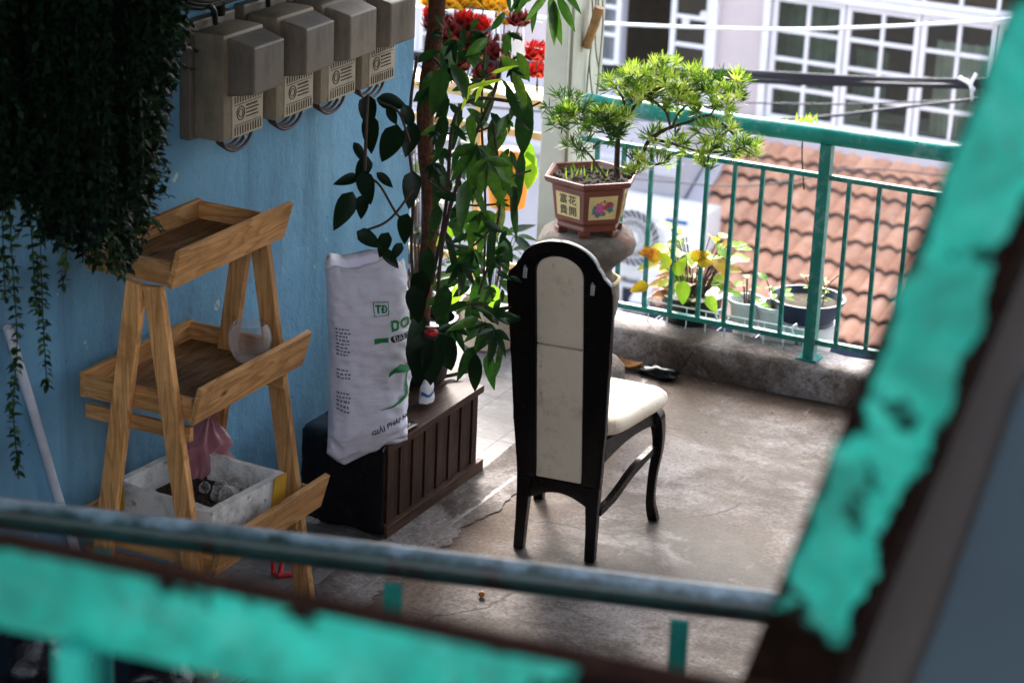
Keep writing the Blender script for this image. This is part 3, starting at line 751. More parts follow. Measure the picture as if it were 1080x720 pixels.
for j, (px, py, sz, lb) in enumerate(((18, 700, .17, 'black lump added as shade on the floor at the bottom left corner'), (150, 722, .14, 'smaller black shade lump beside the other one, bottom left'))):
    c = at(px, py, Z=.12); b = MB(); bm = bmesh.new(); bmesh.ops.create_icosphere(bm, subdivisions=4, radius=sz)
    for v in bm.verts:
        q = v.co*9+Vector((j*7, 0, 0)); v.co *= 1+.28*noise.noise(q*.6)+.16*abs(noise.noise(q*1.6))-.05*abs(noise.noise(q*4)); v.co.z *= .95
    b._bm(bm, Matrix.Translation(Vector((c.x, c.y, sz*.86)))); o = b.build('shade_lump', M['bin'], loc=(c.x, c.y, 0), smooth=True); tag(o, lb, 'bag', 'black shade lumps')  # added black shapes stand for the dark bottom left corner
# white pipe and wall fittings
b = MB(); b.tube([at(8, 345, X=WX+.03), at(34, 430, X=WX+.03), at(60, 520, X=WX+.03), at(100, 640, X=WX+.03)], .014, 12)
o = b.build('wall_pipe', M['pvc'], loc=at(55, 512, X=WX+.03), smooth=50); tag(o, 'thin white plastic pipe slanting down the blue wall at far left', 'pipe')

# ------------------------------------------------------------------ electricity meters
def make_meter(y, label, dz):
    xw = WX; zb = 1.385+dz
    t0 = thing('meter_box', label, 'meter', (xw, y, zb), 0, 'electricity meter boxes on the blue wall')
    b = MB(); b.box((xw+.02, y-.004, zb+.185), (.04, .25, .365), bev=.006); b.build('back_plate', M['hood'], t0)
    b = MB(); b.box((xw+.095, y, zb+.175), (.115, .232, .335), bev=.022); b.build('housing', M['meter'], t0, smooth=40)
    # sloped front hood
    hy0, hy1, hz0, hz1 = y-.085, y+.10, zb+.158, zb+.318; xa, xb_ = xw+.150, xw+.232
    b = MB(); q = [(xa, hy0-.012, hz0-.008), (xa, hy1+.004, hz0-.008), (xa, hy1+.004, hz1+.012), (xa, hy0-.012, hz1+.012), (xb_, hy0+.012, hz0+.004), (xb_, hy1-.003, hz0+.004), (xb_, hy1-.003, hz1-.012), (xb_, hy0+.012, hz1-.012)]
    b.add(q, [[0, 3, 2, 1], [4, 5, 6, 7], [0, 1, 5, 4], [1, 2, 6, 5], [2, 3, 7, 6], [3, 0, 4, 7]])
    o = b.build('cover', M['hood'], t0); md = o.modifiers.new('bevel', 'BEVEL'); md.width = .005; md.segments = 2
    lb = MB(); lb.box((xw+.1535, y+.012, zb+.083), (.003, .172, .135), bev=.001); pl = lb.build('label_plate', M['meterlabel'], t0)
    e = MB(); fx = xw+.156
    for i in range(11):
        yy = y-.060+i*.0145
        e.box((fx, yy, zb+.132), (.003, .0022, .020)); e.box((fx, yy, zb+.036), (.003, .0022, .026))
    yy = y-.028; zc = zb+.088
    e.tube([(fx, yy+.021*math.cos(a*PI/12), zc+.021*math.sin(a*PI/12)) for a in range(24)], .0018, 5, closed=True)
    e.tube([(fx, yy+.012*math.cos(a*PI/12), zc+.012*math.sin(a*PI/12)) for a in range(24)], .0014, 5, closed=True)
    rnd = random.Random(int(y*100))
    for k in range(4):
        x_ = y+.004
        while x_ < y+.066:
            w = rnd.uniform(.003, .009); e.box((fx, x_+w/2, zc+.018-k*.0115), (.003, w, .0042 if k else .006)); x_ += w+.003
    e.box((fx, y+.012, zb+.116), (.003, .146, .0016)); e.box((fx, y+.012, zb+.054), (.003, .146, .0016))
    e.build('embossing', M['emboss'], pl)
    b = MB()
    for k in range(3):
        r_ = .046+.006*k; yy = y+.012+.006*k
        b.tube([(xw+.085+.012*k, yy-r_*1.5*math.cos(PI*a/12), zb+.012-r_*1.0*math.sin(PI*a/12)) for a in range(13)], .0052, 7)
    b.build('cable', M['cablered'], t0, smooth=True)
    b = MB(); b.tube([(xw+.13, y+.03, zb+.012), (xw+.135, y+.031, zb-.006), (xw+.133, y+.036, zb-.012)], .0022, 6); b.build('seal', M['steel'], t0)
    b = MB(); b.tube(bez([(xw+.06, y-.02, zb+.35), (xw+.07, y-.05, zb+.40), (xw+.05, y-.10, zb+.43), (xw+.04, y-.30, zb+.45)], 8), .009, 8); b.build('conduit', M['dark'], t0, smooth=True)
    return t0
ys = [6.095, 6.395, 6.665, 6.93]
labs = ['grimy beige electricity meter box at the left end of the row, nearest the hanging plant',
        'grimy beige electricity meter box, second from the left in the row of four',
        'grimy beige electricity meter box, third from the left in the row of four',
        'paler beige electricity meter box ending the row beside the climbing plant']
for y, lb, dz in zip(ys, labs, (.0, .004, .0, -.004)): make_meter(y, lb, dz)
b = MB()
for k in range(4): b.tube(bez([(WX+.03+.016*k, 5.9-.02*k, 1.83+.02*k), (WX+.05+.01*k, 6.05, 1.79+.012*k), (WX+.05+.012*k, 6.5, 1.80+.012*k), (WX+.05+.01*k, 7.1, 1.79+.01*k)], 8), .010, 8)
b.tube([(WX+.04, 6.12, 1.75), (WX+.04, 6.12, 2.4)], .022, 12)
o = b.build('black_conduit', M['dark'], loc=(WX+.04, 6.1, 1.75), smooth=True); tag(o, 'black cables and conduit running along the top of the meter boxes', 'cables')

# ------------------------------------------------------------------ slatted planter
px0, px1, py0, py1, ph = -3.81, -3.53, 6.43, 7.10, .325
pb = thing('slatted_planter', 'dark stained slatted wooden planter box standing on the tiles', 'planter', ((px0+px1)/2, (py0+py1)/2, 0), 0)
n = 15; w = (py1-py0-.02)/n
for i in range(n):
    b = MB(); b.tint = random.random(); b.box((px1-.008-.005*(i % 2), py0+.01+w*(i+.5), ph/2+.01), (.014, w-.005, ph-.03), bev=.0015); b.build('slat', M['slat'], pb)
n2 = 10; w2 = (px1-px0-.03)/n2
for i in range(n2):
    b = MB(); b.tint = random.random(); b.box((px0+.01+w2*(i+.5), py0+.008, ph/2+.01), (w2-.005, .014, ph-.03), bev=.0015); b.build('slat', M['slat'], pb)
b = MB(); b.box(((px0+px1)/2, (py0+py1)/2, .15), (px1-px0-.05, py1-py0-.05, .28)); b.build('inner_box', M['dark'], pb)
for (c, s_) in (((px1-.012, (py0+py1)/2, ph-.008), (.045, py1-py0+.02, .026)), ((px0+.02, (py0+py1)/2, ph-.008), (.045, py1-py0+.02, .026)), (((px0+px1)/2, py0+.012, ph-.010), (px1-px0-.06, .05, .022)), (((px0+px1)/2, py1-.012, ph-.010), (px1-px0-.06, .05, .022)),
               ((px1+.004, (py0+py1)/2, .028), (.022, py1-py0+.03, .045))):
    b = MB(); b.tint = random.random(); b.box(c, s_, bev=.002); b.build('rail', M['slat_y'], pb)
for k_, (lx_, w_) in enumerate(((-3.600, .085), (-3.688, .085), (-3.768, .065))):
    b = MB(); b.tint = random.random(); b.box((lx_, 6.765, ph-.004), (w_, .63, .014), Euler((0, 0, R(.4*k_-.4))).to_matrix(), bev=.001); b.build('lid_board', M['slat_y'], pb)
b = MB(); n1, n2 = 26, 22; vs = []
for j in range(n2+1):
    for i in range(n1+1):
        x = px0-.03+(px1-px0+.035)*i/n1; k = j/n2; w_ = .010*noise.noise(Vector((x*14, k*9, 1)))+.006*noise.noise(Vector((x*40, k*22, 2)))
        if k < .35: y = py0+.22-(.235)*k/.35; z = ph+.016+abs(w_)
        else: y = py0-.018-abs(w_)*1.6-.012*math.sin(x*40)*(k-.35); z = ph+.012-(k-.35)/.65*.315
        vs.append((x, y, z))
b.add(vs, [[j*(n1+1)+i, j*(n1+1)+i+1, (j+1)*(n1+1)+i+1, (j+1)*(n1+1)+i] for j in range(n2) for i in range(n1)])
o = b.build('shade_sheet', M['bin'], loc=((px0+px1)/2, py0, ph), smooth=True); o.modifiers.new('thick', 'SOLIDIFY').thickness = .002; tag(o, 'black sheet added as shade over the near end of the slatted planter under the sack', 'sheet')  # black sheet stands for the deep shade at the planter's end
b = MB(); b.tint = .3; b.bar((-3.70, 7.02, ph+.02), (-3.60, 7.22, ph+.022), .03, .014); o = b.build('scrap_stick', M['slat_y'], loc=(-3.65, 7.12, ph)); tag(o, 'loose weathered stick lying over the far end of the slatted planter', 'stick')

# ------------------------------------------------------------------ sack
SKP = at(387, 470, Z=.335)
sk = thing('soil_sack', 'tall white woven soil sack with green lettering leaning on the blue wall', 'sack', (SKP.x, SKP.y, .343))
sb = BASE[sk.name]; yaw = R(-43)
nrm = Vector((math.cos(yaw), math.sin(yaw), 0)); sid = Vector((-math.sin(yaw), math.cos(yaw), 0))   # sid points right in the picture
SH = .615
def sackp(th, v, off=0):
    """th 0 faces along nrm, positive to the right"""
    hw = .130; hd = .088
    pin = 1
    bz = min(1, v/.16); tz = max(0, (v-.88)/.12)
    d = hd*(.35+.65*math.sin(PI/2*bz))*(1-.35*tz)
    w = hw*(1.04-.05*math.sin(PI/2*bz)+.03*math.sin(PI*v)+.02*tz)
    c, s_ = math.cos(th), math.sin(th)
    x = sq(s_, .72)*w; y = sq(c, .85)*d
    q = Vector((x*9, y*9, v*5)); wr = .012*noise.noise(q*.7)+.009*noise.noise(q*3+Vector((0, 0, v*9)))+.004*noise.noise(Vector((x*22, y*22, v*48)))
    wr += .004*math.sin(v*70+4*noise.noise(q*1.5))*max(0, noise.noise(Vector((x*6, 3, v*4))))
    z = SH*v - .060*max(0, 1-(abs(s_+.5)/.75)**1.3)*max(0, 1-v/.3) + .016*tz*math.sin(th*2+1)+.01*tz*math.sin(th*5)
    z += .022*max(0, -s_)*max(0, v-.8)*2
    y += wr+off; x += wr*.4*s_
    lean = -.022*v
    return sb+nrm*y+sid*(x+.012*math.sin(v*3)*1)+Vector((lean, 0, 0))+Vector((0, 0, z+.004))
b = MB(); nu, nv = 96, 90; vs = []; fs = []
for j in range(nv+1):
    for i in range(nu): vs.append(sackp(2*PI*i/nu, j/nv))
for j in range(nv): fs += [[j*nu+i, j*nu+(i+1) % nu, (j+1)*nu+(i+1) % nu, (j+1)*nu+i] for i in range(nu)]
fs.append(list(range(nu))[::-1])
# folded-in mouth
b0 = len(vs)
for j in range(1, 4):
    for i in range(nu):
        p = sackp(2*PI*i/nu, 1.0); c = sb+Vector((-.022, 0, SH)); k = 1-.20*j
        vs.append(c+(p-c)*k+Vector((0, 0, -.022*j+.008*noise.noise(p*40))))
rows = [nv*nu]+[b0+k*nu for k in range(3)]
for a, c in zip(rows, rows[1:]): fs += [[a+i, a+(i+1) % nu, c+(i+1) % nu, c+i] for i in range(nu)]
fs.append([rows[-1]+i for i in range(nu)])
b.add(vs, fs); b.build('bag', M['sack'], sk, smooth=True)
def sack_print(shapes, name, mat, parent, off=.0022):
    b = MB()
    for si_, (vs, fs) in enumerate(shapes):
        bm = bmesh.new(); bv = [bm.verts.new((p[0], p[1], 0)) for p in vs]
        for f in fs:
            try: bm.faces.new([bv[i] for i in f])
            except ValueError: pass
        bmesh.ops.triangulate(bm, faces=bm.faces)
        for _ in range(3):
            lng = [e for e in bm.edges if e.calc_length() > .012]
            if lng: bmesh.ops.subdivide_edges(bm, edges=lng, cuts=1); bmesh.ops.triangulate(bm, faces=bm.faces)
        for v in bm.verts: v.co = sackp(inv_s(v.co.x), v.co.y/SH, off+si_*.00006)
        b._bm(bm, Matrix())
    return b.build(name, mat, parent, smooth=True)
def inv_s(x):     # lateral metres -> angle on the front
    k = max(-.98, min(.98, x/.132)); return math.asin(math.copysign(abs(k)**(1/.72), k))
def rect(x0, y0, x1, y1): return ([(x0, y0), (x1, y0), (x1, y1), (x0, y1)], [[0, 1, 2, 3]])
def shift(sh, x, y, rot=0): c, s_ = math.cos(rot), math.sin(rot); return ([(x+c*p[0]-s_*p[1], y+s_*p[0]+c*p[1]) for p in sh[0]], sh[1])
def strip(pts, ws):
    vs = []; n = len(pts)
    for i, p in enumerate(pts):
        a = pts[max(0, i-1)]; c = pts[min(n-1, i+1)]; dx, dy = c[0]-a[0], c[1]-a[1]; l = math.hypot(dx, dy) or 1
        vs += [(p[0]-dy/l*ws[i], p[1]+dx/l*ws[i]), (p[0]+dy/l*ws[i], p[1]-dx/l*ws[i])]
    return (vs, [[2*i, 2*i+1, 2*i+3, 2*i+2] for i in range(n-1)])
SC = 7.35/2550
def spx(x, y): return ((x-384)*SC*1.0, SH*(1-(y-279)/208.0))
g = []
lx_, ly_ = spx(389, 323)
fr = .025
for r_ in ((-fr, -fr, fr, -fr+.003), (-fr, fr-.003, fr, fr), (-fr, -fr+.003, -fr+.003, fr-.003), (fr-.003, -fr+.003, fr, fr-.003)): g.append(shift(rect(*r_), lx_, ly_))
def loop_shape(x0, y0, x1, y1, w, r):
    pts = []
    for cx_, cy_, a0 in ((x1-r, y1-r, 0), (x0+r, y1-r, 90), (x0+r, y0+r, 180), (x1-r, y0+r, 270)):
        for a in range(0, 91, 18): pts.append((cx_+r*math.cos(R(a0+a)), cy_+r*math.sin(R(a0+a))))
    mx, my = (x0+x1)/2, (y0+y1)/2; hx, hy = (x1-x0)/2, (y1-y0)/2; n = len(pts)
    ins = [(mx+(p[0]-mx)*(hx-w)/hx, my+(p[1]-my)*(hy-w)/hy) for p in pts]
    return (pts+ins, [[i, (i+1) % n, n+(i+1) % n, n+i] for i in range(n)])
def d_shape(x0, y0, x1, y1, w):
    pts = [(x0, y0), (x0, y1)]; h = (y1-y0)/2; m_ = x0+(x1-x0)*.35
    pts += [(m_+(x1-m_)*math.sin(R(a)), y0+h+h*math.cos(R(a))) for a in range(0, 181, 15)]
    hx = (x1-x0)/2; mx, my = (x0+x1)/2, y0+h; n = len(pts)
    ins = [(mx+(p[0]-mx)*(hx-w)/hx, my+(p[1]-my)*(h-w)/h) for p in pts]
    return (pts+ins, [[i, (i+1) % n, n+(i+1) % n, n+i] for i in range(n)])
for sh_ in (rect(-.019, .008, -.001, .014), rect(-.0125, -.014, -.0065, .008), d_shape(.001, -.014, .019, .014, .0055), rect(-.002, -.0022, .010, .0022)): g.append(shift(sh_, lx_, ly_))
x_, y_ = spx(419, 343)
for sh_ in (d_shape(-.054, -.019, -.022, .019, .009), loop_shape(-.018, -.019, .016, .019, .009, .014), rect(.021, -.019, .030, .019), strip([(.030, -.002), (.050, .019)], [.005, .005]), strip([(.034, .003), (.052, -.019)], [.005, .005])): g.append(shift(sh_, x_, y_, .08))
x_, y_ = spx(389, 360); g.append(shift(rect(-.024, -.009, .024, .009), x_, y_, .02))
lc = [spx(*q) for q in ((397, 402), (404, 396), (412, 394), (420, 396), (425, 400))]
g.append(strip(lc, [.001, .010, .014, .009, .001]))
g.append(strip([spx(*q) for q in ((424, 385), (421, 395), (420, 410), (421, 428))], [.004, .004, .0045, .005]))
g.append(strip([spx(*q) for q in ((388, 437), (400, 437), (412, 433), (422, 427), (432, 420))], [.001, .003, .005, .006, .006]))
sack_print(g, 'green_print', M['sackgreen'], sk)
x_, y_ = spx(416, 359)
pill = [(x_+.034*math.copysign(1, math.cos(a))*1+.012*math.cos(a), y_+.0105*math.sin(a)+.08*(.034*math.copysign(1, math.cos(a)))) for a in [i*PI/12+.001 for i in range(24)]]
pp = sack_print([(pill, [list(range(24))])], 'black_pill', M['ink'], sk)
sack_print([shift(text_shape('ĐẤT S', .022, .0), x_-.006, y_, .08)], 'pill_lettering', M['sackwhite'], pp, .004)
x_, y_ = spx(411, 455); tx = [shift(text_shape('GIẢI PHÁP NÔNG', .0235, .0005), x_, y_, .17)]
sack_print(tx, 'slogan', M['ink'], sk)
tb = []; rnd = random.Random(4)
for y0_, y1_ in ((345, 378), (392, 404), (418, 436)):
    yy = y0_
    while yy < y1_:
        xx = 341
        while xx < 352: w_ = rnd.uniform(1.2, 3.2); a_ = spx(xx, yy+2); c_ = spx(xx+w_, yy); tb.append(rect(a_[0], a_[1], c_[0], c_[1])); xx += w_+1.0
        yy += 4.2
sack_print(tb, 'small_print', M['sackgrey'], sk)

# small white packet on the planter
b = MB(); p = Vector((-3.60, 6.83, ph+.02))
vs = []; fs = []; nu, nv = 20, 10
for j in range(nv+1):
    v = j/nv
    for i in range(nu):
        a = 2*PI*i/nu; r_ = .034*(1-.2*v)*(1+.18*noise.noise(Vector((math.cos(a)*2, math.sin(a)*2, v*3)))); vs.append((p.x+r_*.7*math.cos(a), p.y+r_*math.sin(a)*1.0, p.z+.06*v+.01*math.sin(3*a)*v))
for j in range(nv): fs += [[j*nu+i, j*nu+(i+1) % nu, (j+1)*nu+(i+1) % nu, (j+1)*nu+i] for i in range(nu)]
fs.append([nv*nu+i for i in range(nu)]); b.add(vs, fs)
pk = thing('packet', 'small crumpled white packet with a blue stripe on the slatted planter', 'packet', p); b.build('wrapper', M['whiteplastic'], pk, smooth=True)
b = MB(); b.add([v+(v-p)*.02 for v in [Vector(q) for q in vs[4*nu:7*nu]]], [[j*nu+i, j*nu+(i+1) % nu, (j+1)*nu+(i+1) % nu, (j+1)*nu+i] for j in range(2) for i in range(nu) if i > 13 or i < 5]); b.build('stripe', M['bluemark'], pk, smooth=True)

# ------------------------------------------------------------------ climbing plant in black pot with coir pole
PC = Vector((-3.72, 7.02, ph))
cp = thing('climbing_plant', 'tall climbing plant with lobed green leaves on a brown coir pole in a black pot', 'plant', PC)
b = MB(); b.lathe([(.075, .016), (.085, .03), (.108, .22), (.120, .225), (.120, .25), (.108, .25), (.10, .21), (.02, .21)], PC, 32); b.build('pot', M['dark'], cp, smooth=40)
b = MB(); pts = [PC+Vector((0, 0, .1))+Vector((-.012*math.sin(i*.5), .012*math.sin(i*.3), .055*i)) for i in range(24)]
b.tube(pts, [.029+.004*noise.noise(Vector((i*.9, 0, 0))) for i in range(24)], 14); 
for i in range(700):
    q = random.choice(pts)+Vector((0, 0, random.uniform(0, .055))); a = random.random()*2*PI; dd = Vector((math.cos(a), math.sin(a), random.uniform(-.6, .6)))
    b.tube([q+dd*.024, q+dd*random.uniform(.031, .040)], .0008, 3, cap=False)
b.build('coir_pole', M['moss'], cp)
CAMD = lambda p: (CAM-p).normalized()
def img_dir(ang):   # direction lying in the vertical plane that faces the camera; ang 0 right, 90 up
    return HR*math.cos(R(ang))+Vector((0, 0, 1))*math.sin(R(ang))
def put_leaf(b, px, py, d, Lpx, ang, wr=.38, kind='lance', tint=.4, curl=.4, yaw=0, fold=.25, n=7):
    p = at(px, py, d=d); L = Lpx*.9*d/F
    nrm = CAMD(p)+HR*yaw+Vector((0, 0, .35))
    toward = CAMD(p)*random.uniform(-.15, .35)
    dirv = img_dir(ang)+toward
    b.tint = tint
    if kind == 'lobed':
        b.leaf(p, dirv, nrm, L, L*.24, curl, 'lance', n, fold)
        for s_, l2, a2 in ((1, .72, 30), (-1, .72, 30), (1, .45, 62), (-1, .45, 62)):
            d2 = img_dir(ang+s_*a2)+toward
            b.leaf(Vector(p)+Vector(dirv).normalized()*L*.06, d2, nrm, L*l2, L*.19, curl*.8, 'lance', n, fold)
    else: b.leaf(p, dirv, nrm, L, L*wr, curl, kind, n, fold)
rnd = random.Random(11)
gb = MB(); kb = MB()
D0 = 7.62
# leaves picked out one by one: px, py, length, angle, kind, tint
for (px, py, L, ang, kind, tint) in (
    (474, 40, 56, 268, 'lance', .55), (470, 70, 66, 255, 'ovate', .5), (475, 68, 48, 300, 'lance', .6), (500, 55, 46, 200, 'lance', .5), (540, 75, 50, 300, 'lance', .95),
    (528, 60, 44, 320, 'lance', .85), (548, 90, 60, 275, 'lance', .35), (556, 110, 62, 272, 'lance', .3), (520, 95, 40, 250, 'lance', .6), (497, 120, 40, 280, 'ovate', .7),
    (503, 150, 74, 258, 'lobed', .75), (512, 165, 66, 285, 'lobed', .8), (492, 190, 62, 262, 'ovate', .65), (530, 160, 56, 280, 'ovate', .75), (524, 120, 44, 270, 'lance', .6),
    (470, 120, 58, 262, 'ovate', .4), (468, 175, 50, 262, 'lance', .3), (480, 215, 50, 280, 'lance', .45), (508, 220, 62, 265, 'ovate', .6), (530, 215, 44, 268, 'lance', .95),
    (520, 240, 70, 262, 'strap', .3), (528, 250, 46, 290, 'lance', .55), (500, 262, 56, 255, 'ovate', .6), (484, 275, 50, 280, 'ovate', .35), (542, 195, 66, 270, 'strap', .35),
    (535, 90, 76, 285, 'strap', .28), (550, 160, 80, 268, 'strap', .32), (470, 300, 56, 262, 'ovate', .25), (512, 290, 52, 250, 'ovate', .55), (498, 318, 48, 268, 'ovate', .4),
    (478, 340, 48, 258, 'ovate', .25), (505, 335, 40, 200, 'ovate', .7), (512, 338, 46, 262, 'lobed', .6), (522, 345, 48, 268, 'ovate', .45), (500, 365, 46, 240, 'ovate', .4),
    (515, 372, 46, 272, 'ovate', .4), (528, 360, 52, 262, 'strap', .35), (502, 372, 52, 275, 'lance', .12), (530, 340, 28, 20, 'lance', .3), (518, 330, 34, 350, 'ovate', .4),
    (462, 215, 50, 268, 'ovate', .2), (452, 260, 62, 272, 'ovate', .15), (460, 310, 50, 280, 'ovate', .15), (446, 330, 60, 262, 'ovate', .1), (466, 90, 52, 268, 'lance', .35),
    (486, 100, 36, 330, 'lance', .5), (515, 40, 34, 220, 'lance', .7), (545, 55, 40, 290, 'lance', .8), (532, 130, 60, 245, 'ovate', .7), (470, 245, 60, 285, 'strap', .3)):
    if kind == 'ovate' and px > 470 and rnd.random() < .5: kind = 'lobed'
    put_leaf(gb, px, py, D0+rnd.uniform(-.22, .18), L*1.05, ang+rnd.uniform(-8, 8), rnd.uniform(.27, .38) if kind != 'strap' else .15, kind, tint-.08+rnd.uniform(-.12, .1), rnd.uniform(.1, .7), rnd.uniform(-.6, .6))
for i in range(120):      # scattered between
    y = rnd.uniform(10, 345); cx_ = 462+min(1, y/300)*30
    put_leaf(gb, max(456 if y < 250 else 430, min(538, rnd.gauss(cx_+22, 26))), y, D0+rnd.uniform(-.15, .35), rnd.uniform(16, 36), 270+rnd.uniform(-75, 75), rnd.uniform(.24, .4), rnd.choice(['lance', 'lance', 'ovate', 'lobed', 'strap']), rnd.uniform(.0, .7), rnd.uniform(.1, .8), rnd.uniform(-.9, .9), n=5)
gb.build('foliage', M['philo'], cp, smooth='leaf')
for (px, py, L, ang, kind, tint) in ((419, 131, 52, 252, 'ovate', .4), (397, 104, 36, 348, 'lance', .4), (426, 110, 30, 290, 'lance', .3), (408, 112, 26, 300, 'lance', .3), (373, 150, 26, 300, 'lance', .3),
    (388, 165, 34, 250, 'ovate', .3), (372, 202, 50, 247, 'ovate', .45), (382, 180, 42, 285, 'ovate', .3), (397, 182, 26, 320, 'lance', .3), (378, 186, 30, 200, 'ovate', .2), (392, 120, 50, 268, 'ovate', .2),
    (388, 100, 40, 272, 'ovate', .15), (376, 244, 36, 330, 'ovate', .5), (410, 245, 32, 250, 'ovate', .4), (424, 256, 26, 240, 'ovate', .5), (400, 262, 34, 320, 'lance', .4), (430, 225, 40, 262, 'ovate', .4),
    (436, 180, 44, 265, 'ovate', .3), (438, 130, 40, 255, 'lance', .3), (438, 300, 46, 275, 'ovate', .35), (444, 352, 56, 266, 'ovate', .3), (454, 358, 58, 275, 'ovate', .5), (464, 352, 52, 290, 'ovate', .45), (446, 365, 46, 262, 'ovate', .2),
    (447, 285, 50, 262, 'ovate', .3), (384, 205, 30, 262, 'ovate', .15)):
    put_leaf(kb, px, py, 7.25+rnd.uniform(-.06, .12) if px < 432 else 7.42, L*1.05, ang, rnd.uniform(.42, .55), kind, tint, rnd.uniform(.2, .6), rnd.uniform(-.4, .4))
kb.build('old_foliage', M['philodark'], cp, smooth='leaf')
b = MB()
for pl, r_, d in (([(440, 330), (434, 270), (436, 200), (431, 150), (434, 100), (440, 60)], .005, 7.45), ([(434, 240), (418, 225), (400, 195), (384, 185)], .004, 7.32), ([(432, 150), (420, 118), (398, 106)], .004, 7.3), ([(436, 200), (410, 232), (380, 245)], .004, 7.3),
    ([(388, 100), (386, 140), (385, 180)], .005, 7.2), ([(460, 330), (468, 250), (490, 170), (520, 100), (530, 60)], .006, D0), ([(455, 300), (470, 220), (478, 130), (500, 105), (548, 108)], .006, D0), ([(452, 180), (480, 205), (520, 192), (560, 180)], .0035, D0-.05), ([(450, 190), (490, 215), (530, 215)], .0035, D0-.02),
    ([(455, 140), (500, 140), (545, 120), (570, 108)], .0035, D0), ([(470, 330), (500, 320), (530, 330)], .004, D0-.1), ([(452, 240), (490, 262), (520, 240)], .0035, D0), ([(455, 60), (490, 90), (530, 70), (545, 60)], .005, D0+.1), ([(505, 310), (520, 260), (528, 200), (520, 130)], .004, D0-.1), ([(510, 300), (512, 220), (508, 120), (512, 40)], .004, D0+.15)):
    b.tube(bez([at(x, y, d=d+.04*rnd.uniform(-1, 1)) for x, y in pl], 8), r_, 7)
b.build('vine_stem', M['bark'], cp, smooth=True)
b = MB()
for k in range(5):
    b.tint = .95; put_leaf(b, 490+k*7, 95-k*4+rnd.uniform(-6, 6), D0-.1, 34, 250 if k % 2 else 20, .16, 'lance', .9, .2)
for (px, py, L, ang, tn) in ((556, 160, 44, 275, .85), (562, 172, 34, 262, .95), (552, 150, 30, 300, .7), (486, 300, 30, 250, .8), (478, 240, 30, 230, .7), (520, 300, 34, 270, .6)): q_ = MB(); put_leaf(q_, px, py, D0+.35, L, ang, .5, 'ovate', tn, .3, .2); q_.build('young_leaf', M['fresh'], cp, smooth='leaf')
b.build('new_shoot', M['fresh'], cp, smooth='leaf')
b = MB(); p = at(455, 354, d=7.35); b.lathe([(.004, 0), (.018, .004), (.022, .014), (.012, .022), (.002, .024)], p, 14)
b.build('red_bloom', M['redplastic'], cp, smooth=True)

# hanging lobed plant at top by the pier
hp = thing('hanging_leaf_plant', 'light green drooping lobed leaves hanging from above beside the cream pier', 'plant', at(585, -70, d=8.2))
b = MB(); p = at(585, -70, d=8.2); b.lathe([(.05, -.02), (.08, .0), (.10, .12), (.11, .13), (.09, .13), (.02, .11)], p, 20); b.build('pot', M['terracotta'], hp, smooth=40)
b = MB()
for (px, py, L, ang, kind, tint) in ((578, -8, 44, 235, 'lance', .7), (580, -5, 62, 285, 'lance', .6), (588, -5, 52, 298, 'lance', .55), (584, 0, 54, 272, 'lance', .65), (574, -12, 40, 215, 'lance', .75), (560, -10, 34, 240, 'lance', .45), (566, 4, 36, 260, 'lance', .4), (590, -14, 44, 315, 'lance', .5), (545, -12, 34, 270, 'lance', .35), (552, -6, 30, 235, 'lance', .4), (535, -10, 26, 280, 'lance', .3)):
    put_leaf(b, px, py, 8.2+rnd.uniform(-.1, .1), L, ang, .22, kind, tint, rnd.uniform(.1, .5), rnd.uniform(-.5, .5))
b.build('foliage', M['philo'], hp, smooth='leaf')
b = MB()
for x in (578, 562, 545): b.tube(bez([p+Vector((0, 0, .12)), at((x+585)/2, -60, d=8.2), at(x, -8, d=8.2)], 6), .003, 6)
b.build('vine_stem', M['bark'], hp, smooth=True)

# ------------------------------------------------------------------ trailing plant, top left
tp = thing('trailing_plant', 'dense dark trailing plant hanging in front of the blue wall, top left', 'plant', (-3.62, 5.02, 2.36))
p = Vector((-3.62, 5.02, 2.36))
b = MB(); b.lathe([(.10, -.02), (.14, .0), (.18, .16), (.19, .18), (.17, .18), (.05, .15)], p, 24); b.build('pot', M['dark'], tp, smooth=40)
b = MB()
for k in range(3):
    a = 2*PI*k/3; b.tube([p+Vector((.18*math.cos(a), .18*math.sin(a), .17)), p+Vector((0, 0, .55))], .003, 5)
b.build('hanger', M['cord'], tp)
def strand(fb_, stb, pts, leafL, step, dens=2, tint=(.1, .7)):
    P = bez(pts, 10); stb.tube(P, .0016, 4, cap=False); acc = 0
    for a, c in zip(P, P[1:]):
        acc += (c-a).length
        while acc > step:
            acc -= step
            for _ in range(dens):
                an = rnd.random()*2*PI; dd = Vector((math.cos(an), math.sin(an), rnd.uniform(-.9, .15)))
                fb_.tint = rnd.uniform(*tint); fb_.leaf(a, dd, Vector((rnd.uniform(-.5, .5), rnd.uniform(-.5, .5), 1)), leafL*rnd.uniform(.7, 1.25), leafL*.55, .5, 'ovate', 3, .2)
fb_ = MB(); sb_ = MB()
def outline_low(x):   # lower edge of the mass, in picture pixels
    pts = [(-60, 200), (0, 215), (30, 235), (60, 250), (90, 262), (110, 275), (135, 285), (150, 250), (160, 180), (168, 110), (182, 40), (190, 0), (200, -30)]
    for (a, ya), (c, yc) in zip(pts, pts[1:]):
        if a <= x <= c: return ya+(yc-ya)*(x-a)/(c-a)
    return 0
